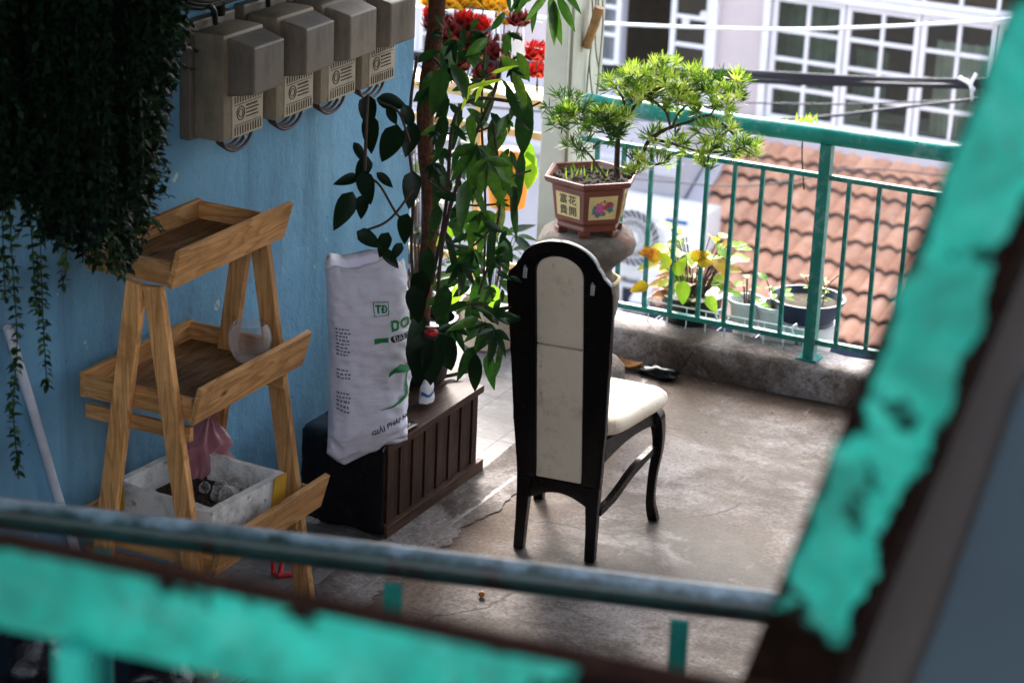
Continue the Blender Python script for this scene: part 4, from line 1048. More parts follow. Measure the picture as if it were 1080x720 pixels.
for i in range(330):
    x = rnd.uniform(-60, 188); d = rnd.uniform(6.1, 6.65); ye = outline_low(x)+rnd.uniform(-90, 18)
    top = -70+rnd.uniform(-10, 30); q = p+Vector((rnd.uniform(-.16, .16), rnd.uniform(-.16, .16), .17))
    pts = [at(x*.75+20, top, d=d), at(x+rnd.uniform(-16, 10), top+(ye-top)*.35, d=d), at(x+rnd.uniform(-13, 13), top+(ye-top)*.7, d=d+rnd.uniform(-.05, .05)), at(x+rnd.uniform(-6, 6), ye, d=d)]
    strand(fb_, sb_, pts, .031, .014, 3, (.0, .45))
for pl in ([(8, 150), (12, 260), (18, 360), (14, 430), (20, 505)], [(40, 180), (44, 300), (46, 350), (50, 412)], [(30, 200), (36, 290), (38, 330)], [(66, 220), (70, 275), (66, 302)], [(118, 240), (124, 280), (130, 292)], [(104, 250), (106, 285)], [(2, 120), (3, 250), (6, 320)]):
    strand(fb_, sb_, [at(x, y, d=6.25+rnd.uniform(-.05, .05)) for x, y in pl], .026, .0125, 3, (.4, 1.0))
for i in range(120):      # loose sprigs along the ragged edge
    x = rnd.choice([rnd.uniform(-20, 160), rnd.uniform(120, 185), rnd.uniform(150, 185)]); ye = outline_low(x)*rnd.uniform(.35, 1.0)
    a = rnd.uniform(225, 330) if x < 140 else rnd.uniform(250, 365); L = rnd.uniform(12, 34); d = rnd.uniform(6.15, 6.6)
    strand(fb_, sb_, [at(x, ye-10, d=d), at(x+L*.5*math.cos(R(a)), ye-10-L*.5*math.sin(R(a)), d=d), at(x+L*math.cos(R(a)), ye-6-L*math.sin(R(a)), d=d)], .026, .012, 2, (.1, .8))
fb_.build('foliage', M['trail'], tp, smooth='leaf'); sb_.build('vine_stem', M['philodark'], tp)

# ------------------------------------------------------------------ stone pedestal and bonsai
PD = Vector((-3.605, 8.12, 0))
pd = thing('stone_pedestal', 'weathered turned stone pedestal carrying the bonsai pot', 'pedestal', PD)
b = MB(); b.lathe([(.165, .0), (.175, .03), (.172, .075), (.15, .10), (.14, .105)], PD, 40, wob=.05); b.build('base', M['stone'], pd, smooth=50)
b = MB(); b.lathe([(.115, .10), (.105, .14), (.095, .18), (.105, .24), (.124, .30), (.135, .36), (.134, .40), (.122, .43), (.108, .45), (.102, .475), (.108, .49), (.14, .52), (.158, .535), (.16, .55)], PD, 64, wob=.07); b.build('shaft', M['stone'], pd, smooth=60)
b = MB(); b.lathe([(.155, .545), (.180, .555), (.190, .585), (.182, .615), (.160, .632), (.02, .634)], PD, 64, wob=.09); b.build('cap', M['stone'], pd, smooth=50)
b = MB(); b.tube([PD+Vector((.131*math.cos(a*PI/18), .131*math.sin(a*PI/18), .435+.004*math.sin(a*.9))) for a in range(36)], .008, 8, closed=True)
o = b.build('cord_ring', M['yellowwood'], loc=PD+Vector((0, 0, .435)), smooth=True); tag(o, 'yellowish cord ring looped around the neck of the stone pedestal', 'ring')

BP = Vector((-3.597, 8.11, .632))
bs = thing('bonsai', 'bonsai tree with feathery bright green needles in a brown hexagonal pot', 'bonsai', BP)
def hexring(r, z, rot=R(-74)): return [BP+Vector((r*math.cos(rot+k*PI/3), r*math.sin(rot+k*PI/3), z)) for k in range(6)]
b = MB(); rings = [(.120, .022), (.128, .022), (.132, .03), (.128, .045), (.140, .06), (.158, .185), (.158, .192), (.186, .205), (.192, .216), (.190, .226), (.176, .226), (.160, .20), (.02, .198)]
vs = []; fs = []
for r_, z in rings: vs += hexring(r_, z)
for i in range(len(rings)-1): fs += [[i*6+k, i*6+(k+1) % 6, (i+1)*6+(k+1) % 6, (i+1)*6+k] for k in range(6)]
fs.append(list(range(6))[::-1]); fs.append([(len(rings)-1)*6+k for k in range(6)]); b.add(vs, fs)
for k in range(6):
    a = R(-74)+k*PI/3; b.box(BP+Vector((.112*math.cos(a), .112*math.sin(a), .013)), (.04, .04, .024), Euler((0, 0, a)).to_matrix(), bev=.004)
po = b.build('pot', M['terracotta'], bs); md = po.modifiers.new('bevel', 'BEVEL'); md.width = .004; md.segments = 2; md.limit_method = 'ANGLE'
def face_frame(k):
    lo = hexring(.140, .06); hi = hexring(.158, .185)
    a, c, d_, e = lo[k], lo[(k+1) % 6], hi[k], hi[(k+1) % 6]
    o = (a+c+d_+e)/4; x = (c-a).normalized(); y = ((d_+e)/2-(a+c)/2).normalized(); return o, x, y, x.cross(y).normalized()
for k in range(6):
    o, x, y, n_ = face_frame(k); Mf = Matrix((x, y, n_)).transposed().to_4x4(); Mf.translation = o
    b = MB(); b.prism([(-.054, -.046), (.054, -.046), (.058, .048), (-.058, .048)], .0035, Mf)
    q = b.build('plaque', M['plaque'], po)
    if k % 2 == 1:
        b = MB()
        for chx, cx_, cy_ in (('富', -.022, .022), ('花', .022, .022), ('貴', -.022, -.022), ('開', .022, -.022)):
            vs, fs = text_shape(chx, .040, .0004); b.add([Mf @ Vector((v.x+cx_, v.y+cy_, .0046)) for v in vs], fs)
        b.build('lettering', M['ink'], q)
    else:
        for nm, mt, sp in (('leaf_motif', 'blueglaze', [(-.03, -.012, .017), (-.018, -.026, .014), (.03, -.006, .016), (.02, .014, .013), (.004, -.022, .012), (.036, .012, .010), (-.032, .004, .010)]), ('pink_motif', 'pinkglaze', [(-.013, .010, .017), (-.008, -.012, .015), (-.022, -.004, .011), (.002, .002, .010)]), ('red_motif', 'redglaze', [(.022, .012, .013), (.012, .004, .010), (.004, .028, .007), (.030, .018, .009)])):
            b = MB()
            for j, (a, c, r_) in enumerate(sp):
                m2 = 7; pts = [(a+r_*(.78+.22*math.cos(5*t_*2*PI/30))*math.cos(t_*2*PI/30+j), c+r_*(.78+.22*math.cos(5*t_*2*PI/30))*math.sin(t_*2*PI/30+j)) for t_ in range(30)]
                Mz = Mf @ Matrix.Translation((0, 0, {'leaf_motif': .0037, 'pink_motif': .0043, 'red_motif': .0049}[nm]+.0001*j)); b.prism(pts, .0006, Mz)
            b.build(nm, M[mt], q)
b = MB(); vs = [BP+Vector((0, 0, .212))]+[q+Vector((0, 0, .0)) for q in hexring(.166, .205)]; b.add(vs, [[0, i+1, (i+1) % 6+1] for i in range(6)])
for i in range(120):
    a = random.random()*2*PI; r_ = .14*math.sqrt(random.random()); s_ = random.uniform(.004, .012); b.box(BP+Vector((r_*math.cos(a), r_*math.sin(a), .210)), (s_*1.4, s_, s_), Euler((random.random()*3, random.random()*3, 0)).to_matrix())
b.build('soil', M['soil'], bs)
DB = 8.68
def bt(x, y, d=0): return at(x, y, d=DB+d)
b = MB()
trunks = [([(650, 186), (649, 165), (655, 140), (662, 118), (680, 104), (700, 92)], .012, .006), ([(664, 186), (676, 168), (684, 150), (700, 138), (722, 128), (748, 122), (775, 140)], .010, .004), ([(655, 140), (640, 128), (620, 118), (598, 118)], .007, .003),
    ([(690, 146), (712, 152), (740, 158), (770, 158), (790, 152)], .006, .003), ([(684, 104), (700, 118), (706, 132), (716, 120), (728, 108)], .006, .004), ([(700, 92), (730, 96), (760, 90), (775, 84)], .006, .003), ([(662, 118), (655, 100), (648, 86)], .005, .003), ([(700, 92), (698, 76), (694, 66)], .005, .003), ([(676, 168), (690, 172), (705, 172)], .004, .002), ([(640, 186), (625, 165), (610, 152)], .005, .002), ([(748, 122), (760, 108), (770, 96)], .004, .002)]
rnd = random.Random(5)
for pl, r0, r1 in trunks:
    P = bez([bt(x+rnd.uniform(-2, 2), y+rnd.uniform(-2, 2), rnd.uniform(-.04, .04)) for x, y in pl], 7); n = len(P)
    b.tube(P, [r0+(r1-r0)*i/(n-1)*1.0+.0012*noise.noise(Vector((i*.8, r0*99, 0))) for i in range(n)], 8)
nb = MB(); ob = MB()
clusters = [  # px, py, rx, ry, count, old?
    (600, 112, 24, 14, 20, 1), (622, 122, 26, 14, 22, 1), (640, 136, 26, 14, 20, 1), (612, 152, 20, 8, 8, 1), (646, 120, 18, 14, 12, 0), (590, 126, 14, 8, 7, 1),
    (652, 88, 18, 12, 12, 0), (672, 82, 20, 14, 16, 0), (695, 74, 22, 13, 20, 0), (690, 98, 26, 14, 18, 0), (716, 88, 22, 14, 18, 0), (738, 82, 18, 12, 12, 0), (756, 92, 20, 14, 16, 0), (774, 84, 14, 12, 10, 0), (765, 108, 20, 14, 14, 0), (740, 108, 20, 12, 12, 0), (716, 108, 20, 10, 12, 0), (668, 104, 16, 10, 9, 0),
    (755, 140, 22, 12, 14, 0), (778, 152, 22, 11, 16, 0), (738, 158, 22, 9, 11, 0), (710, 148, 22, 9, 10, 0), (690, 142, 14, 8, 7, 0), (695, 170, 18, 7, 9, 0), (795, 158, 10, 6, 6, 0), (668, 160, 14, 10, 6, 1), (672, 180, 10, 6, 5, 0), (745, 172, 12, 5, 5, 0)]
for (px, py, rx, ry, cnt, old) in clusters:
    hub = bt(px, py+4, rnd.uniform(-.05, .05))
    for k in range(int(cnt*1.0)):
        a = rnd.random()*2*PI; q = math.sqrt(rnd.random()); x = px+rx*q*math.cos(a); y = py+ry*q*math.sin(a)
        dp = rnd.uniform(-.11, .11); c = bt(x, y, dp)
        b.tube([hub+(c-hub)*.15, (hub+c)/2+Vector((0, 0, -.006)), c], .0016, 4, cap=False)
        grow = (c-hub)*1.2+Vector((rnd.uniform(-.03, .03), rnd.uniform(-.03, .03), .055)); grow.normalize()
        tb_ = ob if (old and rnd.random() < .75) or (not old and rnd.random() < .12) else nb
        base_t = rnd.uniform(.1, .9)
        sdv = grow.orthogonal().normalized(); tdv = grow.cross(sdv)
        for j in range(17):
            an = j*2.399; el = rnd.uniform(.25, 1.25); dd = grow*math.cos(el)+(sdv*math.cos(an)+tdv*math.sin(an))*math.sin(el)
            tb_.tint = min(1, max(0, base_t+rnd.uniform(-.25, .25)))
            L = rnd.uniform(.032, .056); tb_.leaf(c-grow*rnd.uniform(0, .022), dd, grow+CAMD(c)*.3, L, .0052, rnd.uniform(-.3, .4), 'lance', 3, .15)
b.build('trunk', M['bark'], bs, smooth=True)
nb.build('needles', M['needle'], bs, smooth='leaf'); ob.build('old_needles', M['needledark'], bs, smooth='leaf')
b = MB()
for i in range(14):
    x = random.uniform(-.1, .1); q = BP+Vector((x, random.uniform(-.1, .08), .21)); b.tint = random.random(); b.leaf(q, Vector((random.uniform(-.4, .4), random.uniform(-.4, .4), 1)), CAMD(q), random.uniform(.03, .05), .005, .3, 'lance', 4)
b.build('seedling_grass', M['fresh'], bs, smooth='leaf')
# bamboo hanger and cords on the pier
bt_ = thing('bamboo_hanger', 'split bamboo tube tied to the pier with hanging beige cords', 'hanger', at(625, 25, Y=8.6))
b = MB(); b.tube([at(632, 8, Y=8.62), at(627, 26, Y=8.62), at(618, 50, Y=8.62)], [.020, .019, .018], 12); b.build('tube', M['bamboo'], bt_, smooth=50)
b = MB(); b.tube([at(612, 33, Y=8.60), at(611, 55, Y=8.60)], .008, 8); b.build('peg', M['bamboo'], bt_)
b = MB()
for pl in ([(628, -30), (631, 5), (625, 40), (622, 70), (626, 112)], [(634, -30), (636, 20), (632, 70), (628, 112)], [(624, -20), (625, 30), (620, 80), (618, 108)], [(629, -25), (628, 45), (632, 80), (627, 110)]):
    b.tube(bez([at(x, y, Y=8.66) for x, y in pl], 6), .0035, 5)
b.build('cord', M['cord'], bt_, smooth=True)

# ------------------------------------------------------------------ floor litter
b = MB(); p = at(667, 380, Y=8.375); p.z = .012
vs = []; fs = []
for j in range(6):
    for i in range(6):
        u_, v_ = i/5-.5, j/5-.5; w_ = math.cos(PI*u_*.9)*.9
        vs.append((p.x+u_*.10, p.y-.02+v_*.085*w_, .012+.035*(u_*u_+v_*v_)*2+.008*noise.noise(Vector((i, j, 2)))))
fs = [[j*6+i, j*6+i+1, (j+1)*6+i+1, (j+1)*6+i] for j in range(5) for i in range(5)]
b.add(vs, fs); o = b.build('dry_leaf', M['dryleaf'], loc=p, smooth=True); o.modifiers.new('thick', 'SOLIDIFY').thickness = .002; tag(o, 'curled orange brown dead leaf on the floor beside the kerb', 'leaf')
b = MB(); p = Vector((-3.36, 8.35, .0)); bm = bmesh.new(); bmesh.ops.create_icosphere(bm, subdivisions=3, radius=1)
for v in bm.verts:
    k_ = 1+.45*noise.noise(v.co*1.7)+.25*noise.noise(v.co*4); v.co = Vector((v.co.x*.085*k_, v.co.y*.04*k_, max(-.02, v.co.z*.028*k_)))
b._bm(bm, Matrix.Translation(p+Vector((0, 0, .02))))
o = b.build('black_scrap', M['bin'], loc=p, smooth=True); tag(o, 'small crumpled black plastic scrap lying against the foot of the kerb', 'scrap')
b = MB(); p = at(508, 628, Z=.006); bm = bmesh.new(); bmesh.ops.create_icosphere(bm, subdivisions=2, radius=.011); b._bm(bm, Matrix.Translation(p+Vector((0, 0, .006)))); o = b.build('pebble', M['dryleaf'], loc=p, smooth=True); tag(o, 'tiny brown pebble on the bare concrete behind the chair', 'pebble')
b = MB(); rnd = random.Random(9)
for i in range(110):
    q = rnd.random(); x = rnd.uniform(-3.35, -1.2); y = 8.42-abs(rnd.gauss(0, .22)) if q < .7 else rnd.uniform(5.2, 8.3); s_ = rnd.uniform(.002, .006)
    b.box((x, y, .004+s_/2), (s_*1.6, s_, s_*.6), Euler((0, 0, rnd.random()*3)).to_matrix())
o = b.build('grit', M['mortar']); o['kind'] = 'stuff'; o['label'] = 'pale grit and flakes scattered on the concrete floor'; o['category'] = 'grit'

# ------------------------------------------------------------------ planters hung outside the railing
wr = thing('wire_rack', 'white wire rack hooked outside the balcony railing holding the pots', 'rack', (-3.1, 8.70, .10))
b = MB()
for z in (.10, .22): b.tube([(-3.55, 8.60, z), (-2.86, 8.60, z), (-2.86, 8.86, z), (-3.55, 8.86, z)], .004, 6, closed=True)
b.build('rim', M['wirewhite'], wr)
b = MB()
for i in range(9):
    x = -3.53+i*.083; b.tube([(x, 8.60, .22), (x, 8.60, .10), (x, 8.86, .10), (x, 8.86, .22)], .003, 6)
for x in (-3.52, -3.22, -2.9): b.tube(bez([(x, 8.60, .22), (x+.01, 8.57, .25), (x, 8.55, .235), (x+.012, 8.545, .21)], 5), .004, 6)
b.build('wire', M['wirewhite'], wr, smooth=True)
def pot(name, label, c, prof, mat, seg=28):
    t0 = thing(name, label, 'plant pot', c); b = MB(); b.lathe(prof, c, seg); b.build('pot', mat, t0, smooth=40); return t0
rnd = random.Random(21)
def bush(t0, c, n, rad, h, L, mat, wr_=.6, kind='ovate', tint=(0, 1), low=0):
    b = MB(); s_ = MB()
    for i in range(n):
        a = rnd.random()*2*PI; q = rad*math.sqrt(rnd.random()); z = low+rnd.random()**.8*h
        tip = c+Vector((q*math.cos(a)*(.4+z/h*.6), q*math.sin(a)*(.4+z/h*.6), z))
        s_.tube(bez([c+Vector((q*.2*math.cos(a), q*.2*math.sin(a), 0)), c+(tip-c)*.6+Vector((0, 0, .01)), tip], 4), .0022, 5, cap=False)
        b.tint = rnd.uniform(*tint); dd = Vector((math.cos(a), math.sin(a), rnd.uniform(-.5, .5)))
        l_ = L*rnd.uniform(.6, 1.25); b.leaf(tip, dd, Vector((0, 0, 1))+CAMD(tip)*.6, l_, l_*wr_, rnd.uniform(.1, .8), kind, 5, .2)
    b.build('foliage', mat, t0, smooth='leaf'); s_.build('stem', M['bark'], t0)
c = Vector((-3.40, 8.74, .105)); t0 = pot('potted_plant', 'yellow and green leafy plant in a black tub outside the railing', c, [(.10, 0), (.115, .02), (.125, .13), (.132, .135), (.12, .135), (.03, .12)], M['dark'])
bush(t0, c+Vector((0, 0, .10)), 80, .20, .28, .085, M['coleus'], .62); 
b = MB()
for (px, py, L, ang, tint) in ((712, 290, 26, 60, .62), (722, 296, 30, 280, .66), (706, 282, 24, 130, .5), (696, 275, 26, 150, .15), (690, 268, 20, 170, .05), (728, 272, 24, 20, .3), (745, 312, 24, 300, .85), (684, 300, 24, 200, .3), (735, 278, 22, 10, .35)):
    put_leaf(b, px, py, 9.55+rnd.uniform(-.08, .1), L, ang+rnd.uniform(-15, 15), .62, 'ovate', tint*.75, .4, rnd.uniform(-.8, .8))
b.build('foliage', M['coleus'], t0, smooth='leaf')
for (x, lb) in ((-3.16, 'white plastic pot with a small seedling, between the leafy tub and the other white pot'), (-3.04, 'white plastic pot with seedlings, next to the navy bowl')):
    c = Vector((x, 8.73, .105)); t0 = pot('seedling_pot', lb, c, [(.040, 0), (.048, .01), (.066, .135), (.075, .14), (.077, .155), (.068, .155), (.06, .12), (.02, .115)], M['whiteplastic'])
    t0['group'] = 'small white seedling pots on the wire rack'
    bush(t0, c+Vector((0, 0, .12)), 10, .06, .12, .05, M['fresh'], .55)
c = Vector((-2.93, 8.80, .07)); t0 = pot('tub', 'white plastic tub under the navy bowl outside the railing', c, [(.09, 0), (.11, .01), (.125, .11), (.13, .12), (.115, .12), (.10, .03), (.02, .03)], M['whiteplastic']); t0['category'] = 'tub'
b = MB()
for i, chx in enumerate('ANT'):
    vs, fs = text_shape(chx, .034, .0006)
    for_a = R(-70)+(i-1)*.26; q = .1235
    b.add([c+Vector((q*math.cos(for_a+v.x/q), q*math.sin(for_a+v.x/q), .058+v.y)) for v in vs], fs)
b.build('lettering', M['greyplastic'], t0)
c = Vector((-2.93, 8.80, .192)); t0 = pot('bowl_planter', 'navy round bowl planter with sprouting seedlings beside the railing post', c, [(.085, 0), (.115, .012), (.142, .075), (.152, .088), (.154, .10), (.143, .10), (.13, .07), (.02, .06)], M['navy'])
b = MB(); b.lathe([(.132, .0), (.13, .012), (.01, .014)], c+Vector((0, 0, .062)), 24); b.build('soil', M['soil'], t0)
bush(t0, c+Vector((.03, 0, .072)), 14, .09, .13, .04, M['fresh'], .35, 'lance', (.3, 1))
# trailing yellow vine up the roof verge is left to this small climber
cl_ = thing('wall_climber', 'thin yellow green vine sprig rising beside the railing post against the tiled roof', 'plant', Vector((-2.74, 8.76, .1)))
b = MB(); s_ = MB(); P = bez([at(864, 352, Y=8.8), at(866, 330, Y=8.8), at(870, 305, Y=8.8), at(867, 288, Y=8.8)], 8); s_.tube(P, .002, 5)
for q in P[::2]:
    for _ in range(3): b.tint = rnd.random(); a = rnd.random()*6.3; b.leaf(q, Vector((math.cos(a), math.sin(a), rnd.uniform(-.3, .5))), Vector((0, -.5, 1)), .03, .012, .3, 'lance', 3)
b.build('foliage', M['coleus'], cl_, smooth='leaf'); s_.build('stem', M['bark'], cl_)
c_ = thing('railing_sprig', 'tuft of fine yellow green needles poking up behind the handrail', 'plant', at(848, 200, Y=8.75))
b = MB()
for i in range(46):
    p = at(846+rnd.gauss(0, 9), 132+rnd.uniform(-4, 5), Y=8.72+rnd.uniform(-.04, .04)); b.tint = rnd.uniform(.3, 1); b.leaf(p, img_dir(90+rnd.uniform(-60, 60)), CAMD(p), rnd.uniform(.025, .045), .005, .2, 'lance', 3)
b.build('foliage', M['needle'], c_, smooth='leaf')
s_ = MB(); s_.tube(bez([at(848, 200, Y=8.75), at(846, 165, Y=8.74), at(847, 130, Y=8.73)], 6), .003, 5); s_.build('stem', M['bark'], c_)

# ------------------------------------------------------------------ garden corner behind the climber
pt = Vector((-4.10, 8.31, .006)); t0 = thing('herringbone_pot', 'beige round plant pot with carved herringbone pattern on the tiles', 'plant pot', pt)
b = MB(); b.lathe([(.085, .0), (.105, .01), (.125, .16), (.128, .185), (.118, .185), (.11, .16), (.02, .155)], pt, 36); b.build('pot', M['herring'], t0, smooth=40)
bush(t0, pt+Vector((0, 0, .16)), 26, .12, .34, .13, M['philo'], .3, 'lance', (.2, .9))
pt = Vector((-4.42, 8.30, .006)); t0 = thing('dark_pot', 'dark potted shrub on the tiles in front of the beige kerb', 'plant pot', pt)
b = MB(); b.lathe([(.08, .0), (.10, .01), (.12, .18), (.128, .19), (.118, .19), (.03, .17)], pt, 30); b.build('pot', M['dark'], t0, smooth=40)
bush(t0, pt+Vector((0, 0, .17)), 85, .26, .72, .10, M['philo'], .42, 'ovate', (.05, .8))
st_ = thing('flower_rack', 'light wooden rack with a plank top behind the climbing plant', 'rack', (-4.5, 8.78, .13))
b = MB(); b.box((-4.45, 8.80, .93), (.95, .22, .03), bev=.003); b.build('top_plank', M['yellowwood'], st_)
for (x, y) in ((-4.05, 8.72), (-4.40, 8.74), (-4.62, 8.72), (-4.88, 8.86)):
    b = MB(); b.box((x, y, .52), (.028, .028, .80), bev=.002); b.build('post', M['yellowwood'], st_)
for z in (.20, .78): b = MB(); b.box((-4.45, 8.75, z), (.92, .018, .03)); b.build('crossbar', M['yellowwood'], st_)
b = MB(); c = Vector((-4.235, 8.70, .47)); b.lathe([(.055, 0), (.075, .008), (.085, .10), (.088, .20), (.082, .235), (.055, .25), (.02, .252)], c, 28)
o = b.build('orange_lantern', M['orange'], loc=c, smooth=50); tag(o, 'bright orange plastic jar hanging on the wooden rack behind the climber', 'jar')
rnd = random.Random(33)
def bloom(b, c, r, n=26):
    for i in range(n):
        a = i*2.399; el = .25+1.2*i/n; dd = Vector((math.cos(a)*math.sin(el), math.sin(a)*math.sin(el), math.cos(el)))
        b.tint = rnd.random(); b.leaf(c+dd*r*.15, dd, Vector((0, 0, 1)) if el > .5 else HR, r, r*.7, -.7, 'ovate', 4, -.3)
# artificial flowers on the rack: centres by picture position on the plane of the rack
for (lab, mats, cents) in (('large yellow artificial flower at the top of the rack', 'yellowpetal', [(462, 6, .09), (480, 8, .09), (500, 5, .08), (512, 2, .06)]),
        ('yellow artificial flower beside the hanging leaves at the top of the rack', 'yellowpetal', [(523, 10, .07), (532, 24, .05)]),
        ('bright red artificial flower under the large yellow one', 'redcloth', [(490, 26, .06), (506, 30, .055)]),
        ('dark maroon bunch of artificial flowers in the middle of the rack', 'darkred', [(478, 45, .10), (505, 60, .10), (530, 62, .09), (480, 75, .08), (512, 84, .07), (460, 30, .07), (540, 50, .06), (548, 26, .06)]),
        ('red artificial flower at the right end of the rack beside the pier', 'redcloth', [(566, 62, .07), (567, 80, .055)]),
        ('crimson artificial flower next to the coir pole', 'redcloth', [(462, 62, .05), (456, 18, .05), (466, 76, .035)])):
    c0 = at(cents[0][0], cents[0][1], Y=8.78); t0 = thing('artificial_flower', lab, 'flower', (c0.x, c0.y, .945), 0, 'artificial flowers on the rack')
    b = MB(); sm = MB()
    for (px, py, r) in cents:
        c = at(px, py, Y=8.78+rnd.uniform(-.07, .05)); bloom(b, c, r*1.05, 34); bloom(b, c+Vector((0, 0, -.01)), r*.7, 20)
        sm.tube([c, Vector((c.x*.6+c0.x*.4, 8.80, .945))], .003, 5)
    b.build('petals', M[mats], t0, smooth='leaf'); sm.build('stem', M['bark'], t0)
b = MB(); q = at(545, 50, Y=8.70); Mq = Matrix((HR, UP, -FW)).transposed().to_4x4(); Mq.translation = q
b.prism([(-.038, -.012), (.0, .040), (.030, .012), (.036, -.030), (.004, -.048)], .02, Mq); o = b.build('paper_packet', M['offwhite'], loc=q); tag(o, 'grey white folded paper packet among the artificial flowers', 'paper')
b = MB()
for x in (528, 540, 552): b.tube([at(x, -20, Y=8.74), at(x, 70, Y=8.74)], .004, 6)
for y in (20, 48): b.tube([at(524, y-4, Y=8.74), at(572, y+4, Y=8.74)], .003, 6)
o = b.build('wire_cage', M['wirewhite'], loc=at(540, 50, Y=8.74)); tag(o, 'thin white wire frame standing behind the artificial flowers', 'frame')

# ------------------------------------------------------------------ pink house across the alley
YF = 17.5
ph_ = thing('pink_house', 'pale pink rendered house with white grid windows across the alley', 'house', (-6.0, YF, -4.2))
ZS, ZT = -1.36, .10
wins = [(-12.4, -11.0), (-10.2, -8.6), (-7.95, -6.74), (-6.36, -3.86), (-2.9, -1.2)]
b = MB(); xs = -14.0
b.box((-7, YF+.1, (ZS-4.2)/2), (14, .2, ZS+4.2)); b.box((-7, YF+.1, (ZT+2.2)/2), (14, .2, 2.2-ZT))
for (a, c) in wins+[(0, 0)]:
    b.box(((xs+a)/2, YF+.1, (ZS+ZT)/2), (a-xs, .2, ZT-ZS)); xs = c
b.build('wall', M['pinkwall'], ph_)
b = MB(); b.box((-7, YF+1.6, -.4), (14, .1, 5)); b.box((-7, YF+.9, -1.9), (14, 1.4, .05)); b.box((-7, YF+.9, 1.0), (14, 1.4, .05)); b.build('room_back', M['room'], ph_)
def casement(wo, x0, x1, z0, z1, cols, rows, y=YF, ang=0, glass=True):
    fw = .042; b = MB(); zc, xc = (z0+z1)/2, (x0+x1)/2
    b.box((x0+fw/2, y, zc), (fw, .045, z1-z0), bev=.003); b.box((x1-fw/2, y, zc), (fw, .045, z1-z0), bev=.003)
    b.box((xc, y, z0+fw/2), (x1-x0-2*fw, .043, fw), bev=.003); b.box((xc, y, z1-fw/2), (x1-x0-2*fw, .043, fw), bev=.003)
    for i in range(1, cols): x = x0+fw+(x1-x0-2*fw)*i/cols; b.box((x, y, zc), (.03, .036, z1-z0-2*fw), bev=.003)
    for j in range(1, rows): z = z0+fw+(z1-z0-2*fw)*j/rows; b.box((xc, y-.002, z), (x1-x0-2*fw, .032, .032), bev=.003)
    b.build('casement', M['offwhite'], wo)
    g = MB(); g.box((xc, y+.004, zc), (x1-x0-2*fw+.01, .006, z1-z0-2*fw+.01)); g.build('pane', M['glass'], wo)
def frame(wo_parent, x0, x1, z0, z1):
    b = MB(); w = .055
    b.box((x0+w/2, YF-.01, (z0+z1)/2), (w, .09, z1-z0), bev=.004); b.box((x1-w/2, YF-.01, (z0+z1)/2), (w, .09, z1-z0), bev=.004)
    b.box(((x0+x1)/2, YF-.012, z0+w*.6), (x1-x0, .10, w*1.2), bev=.004); b.box(((x0+x1)/2, YF-.012, -.285), (x1-x0-2*w, .088, .05), bev=.004)
    b.box(((x0+x1)/2, YF-.012, z1-w/2), (x1-x0, .09, w), bev=.004)
    return b.build('window', M['offwhite'], wo_parent)
for wi, (a, c) in enumerate(wins):
    wo = frame(ph_, a, c, ZS, ZT); x0, x1 = a+.06, c-.06; zb, zt = ZS+.07, -.315
    if wi == 2:
        casement(wo, -7.88, -7.56, zb, zt, 1, 4, YF-.02); casement(wo, -7.14, -6.80, zb, zt, 1, 4)
    else:
        k = max(2, round((x1-x0)/.62)); w = (x1-x0)/k
        for i in range(k): casement(wo, x0+w*i+.005, x0+w*(i+1)-.005, zb, zt, 2, 4)
    k = max(2, round((x1-x0)/.31)); casement(wo, x0, x1, -.255, ZT-.06, k, 1)
# things inside behind the glass: curtains, panels, shelf with crockery
def curtain(x0, x1, z0, z1, mat, y=YF+.25):
    b = MB(); n = int((x1-x0)*60); vs = []
    for i in range(n+1): x = x0+(x1-x0)*i/n; yy = y+.022*math.sin(i*1.15)+.012*noise.noise(Vector((x*7, 0, 0))); vs += [(x, yy, z0), (x, yy, z1)]
    b.add(vs, [[2*i, 2*i+2, 2*i+3, 2*i+1] for i in range(n)]); b.build('curtain', mat, ph_, smooth=True)
curtain(-6.32, -5.78, -1.3, .0, M['greencurtain']); curtain(-5.72, -5.45, -1.3, -.72, M['greencurtain'], YF+.35); curtain(-5.05, -4.5, -1.3, -.55, M['curtain'])
b = MB(); b.box((-4.75, YF+.5, .05), (1.2, .04, .9)); b.build('wood_panel', M['brownroom'], ph_)
b = MB(); b.box((-5.6, YF+.5, -1.30), (1.3, .4, .03)); b.lathe([(.06, 0), (.14, .03), (.15, .035), (.03, .03)], (-5.38, YF+.3, -1.275), 20); b.lathe([(.05, 0), (.07, .05), (.075, .10), (.05, .14), (.01, .145)], (-5.68, YF+.3, -1.275), 16); b.lathe([(.05, 0), (.055, .18), (.05, .2), (.01, .2)], (-4.95, YF+.42, -1.0), 16); b.build('crockery_shelf', M['curtain'], ph_)
curtain(-7.87, -7.57, -1.3, .0, M['whitewall'], YF+.1)
b = MB()
for (x, z) in ((-7.02, -.62), (-6.87, -.55)): b.disc((x, YF+.0, z), .035, (0, 1, 0), .003, 18)
b.build('reflection_spot', M['offwhite'], ph_)  # white discs painted in as reflections on the panes

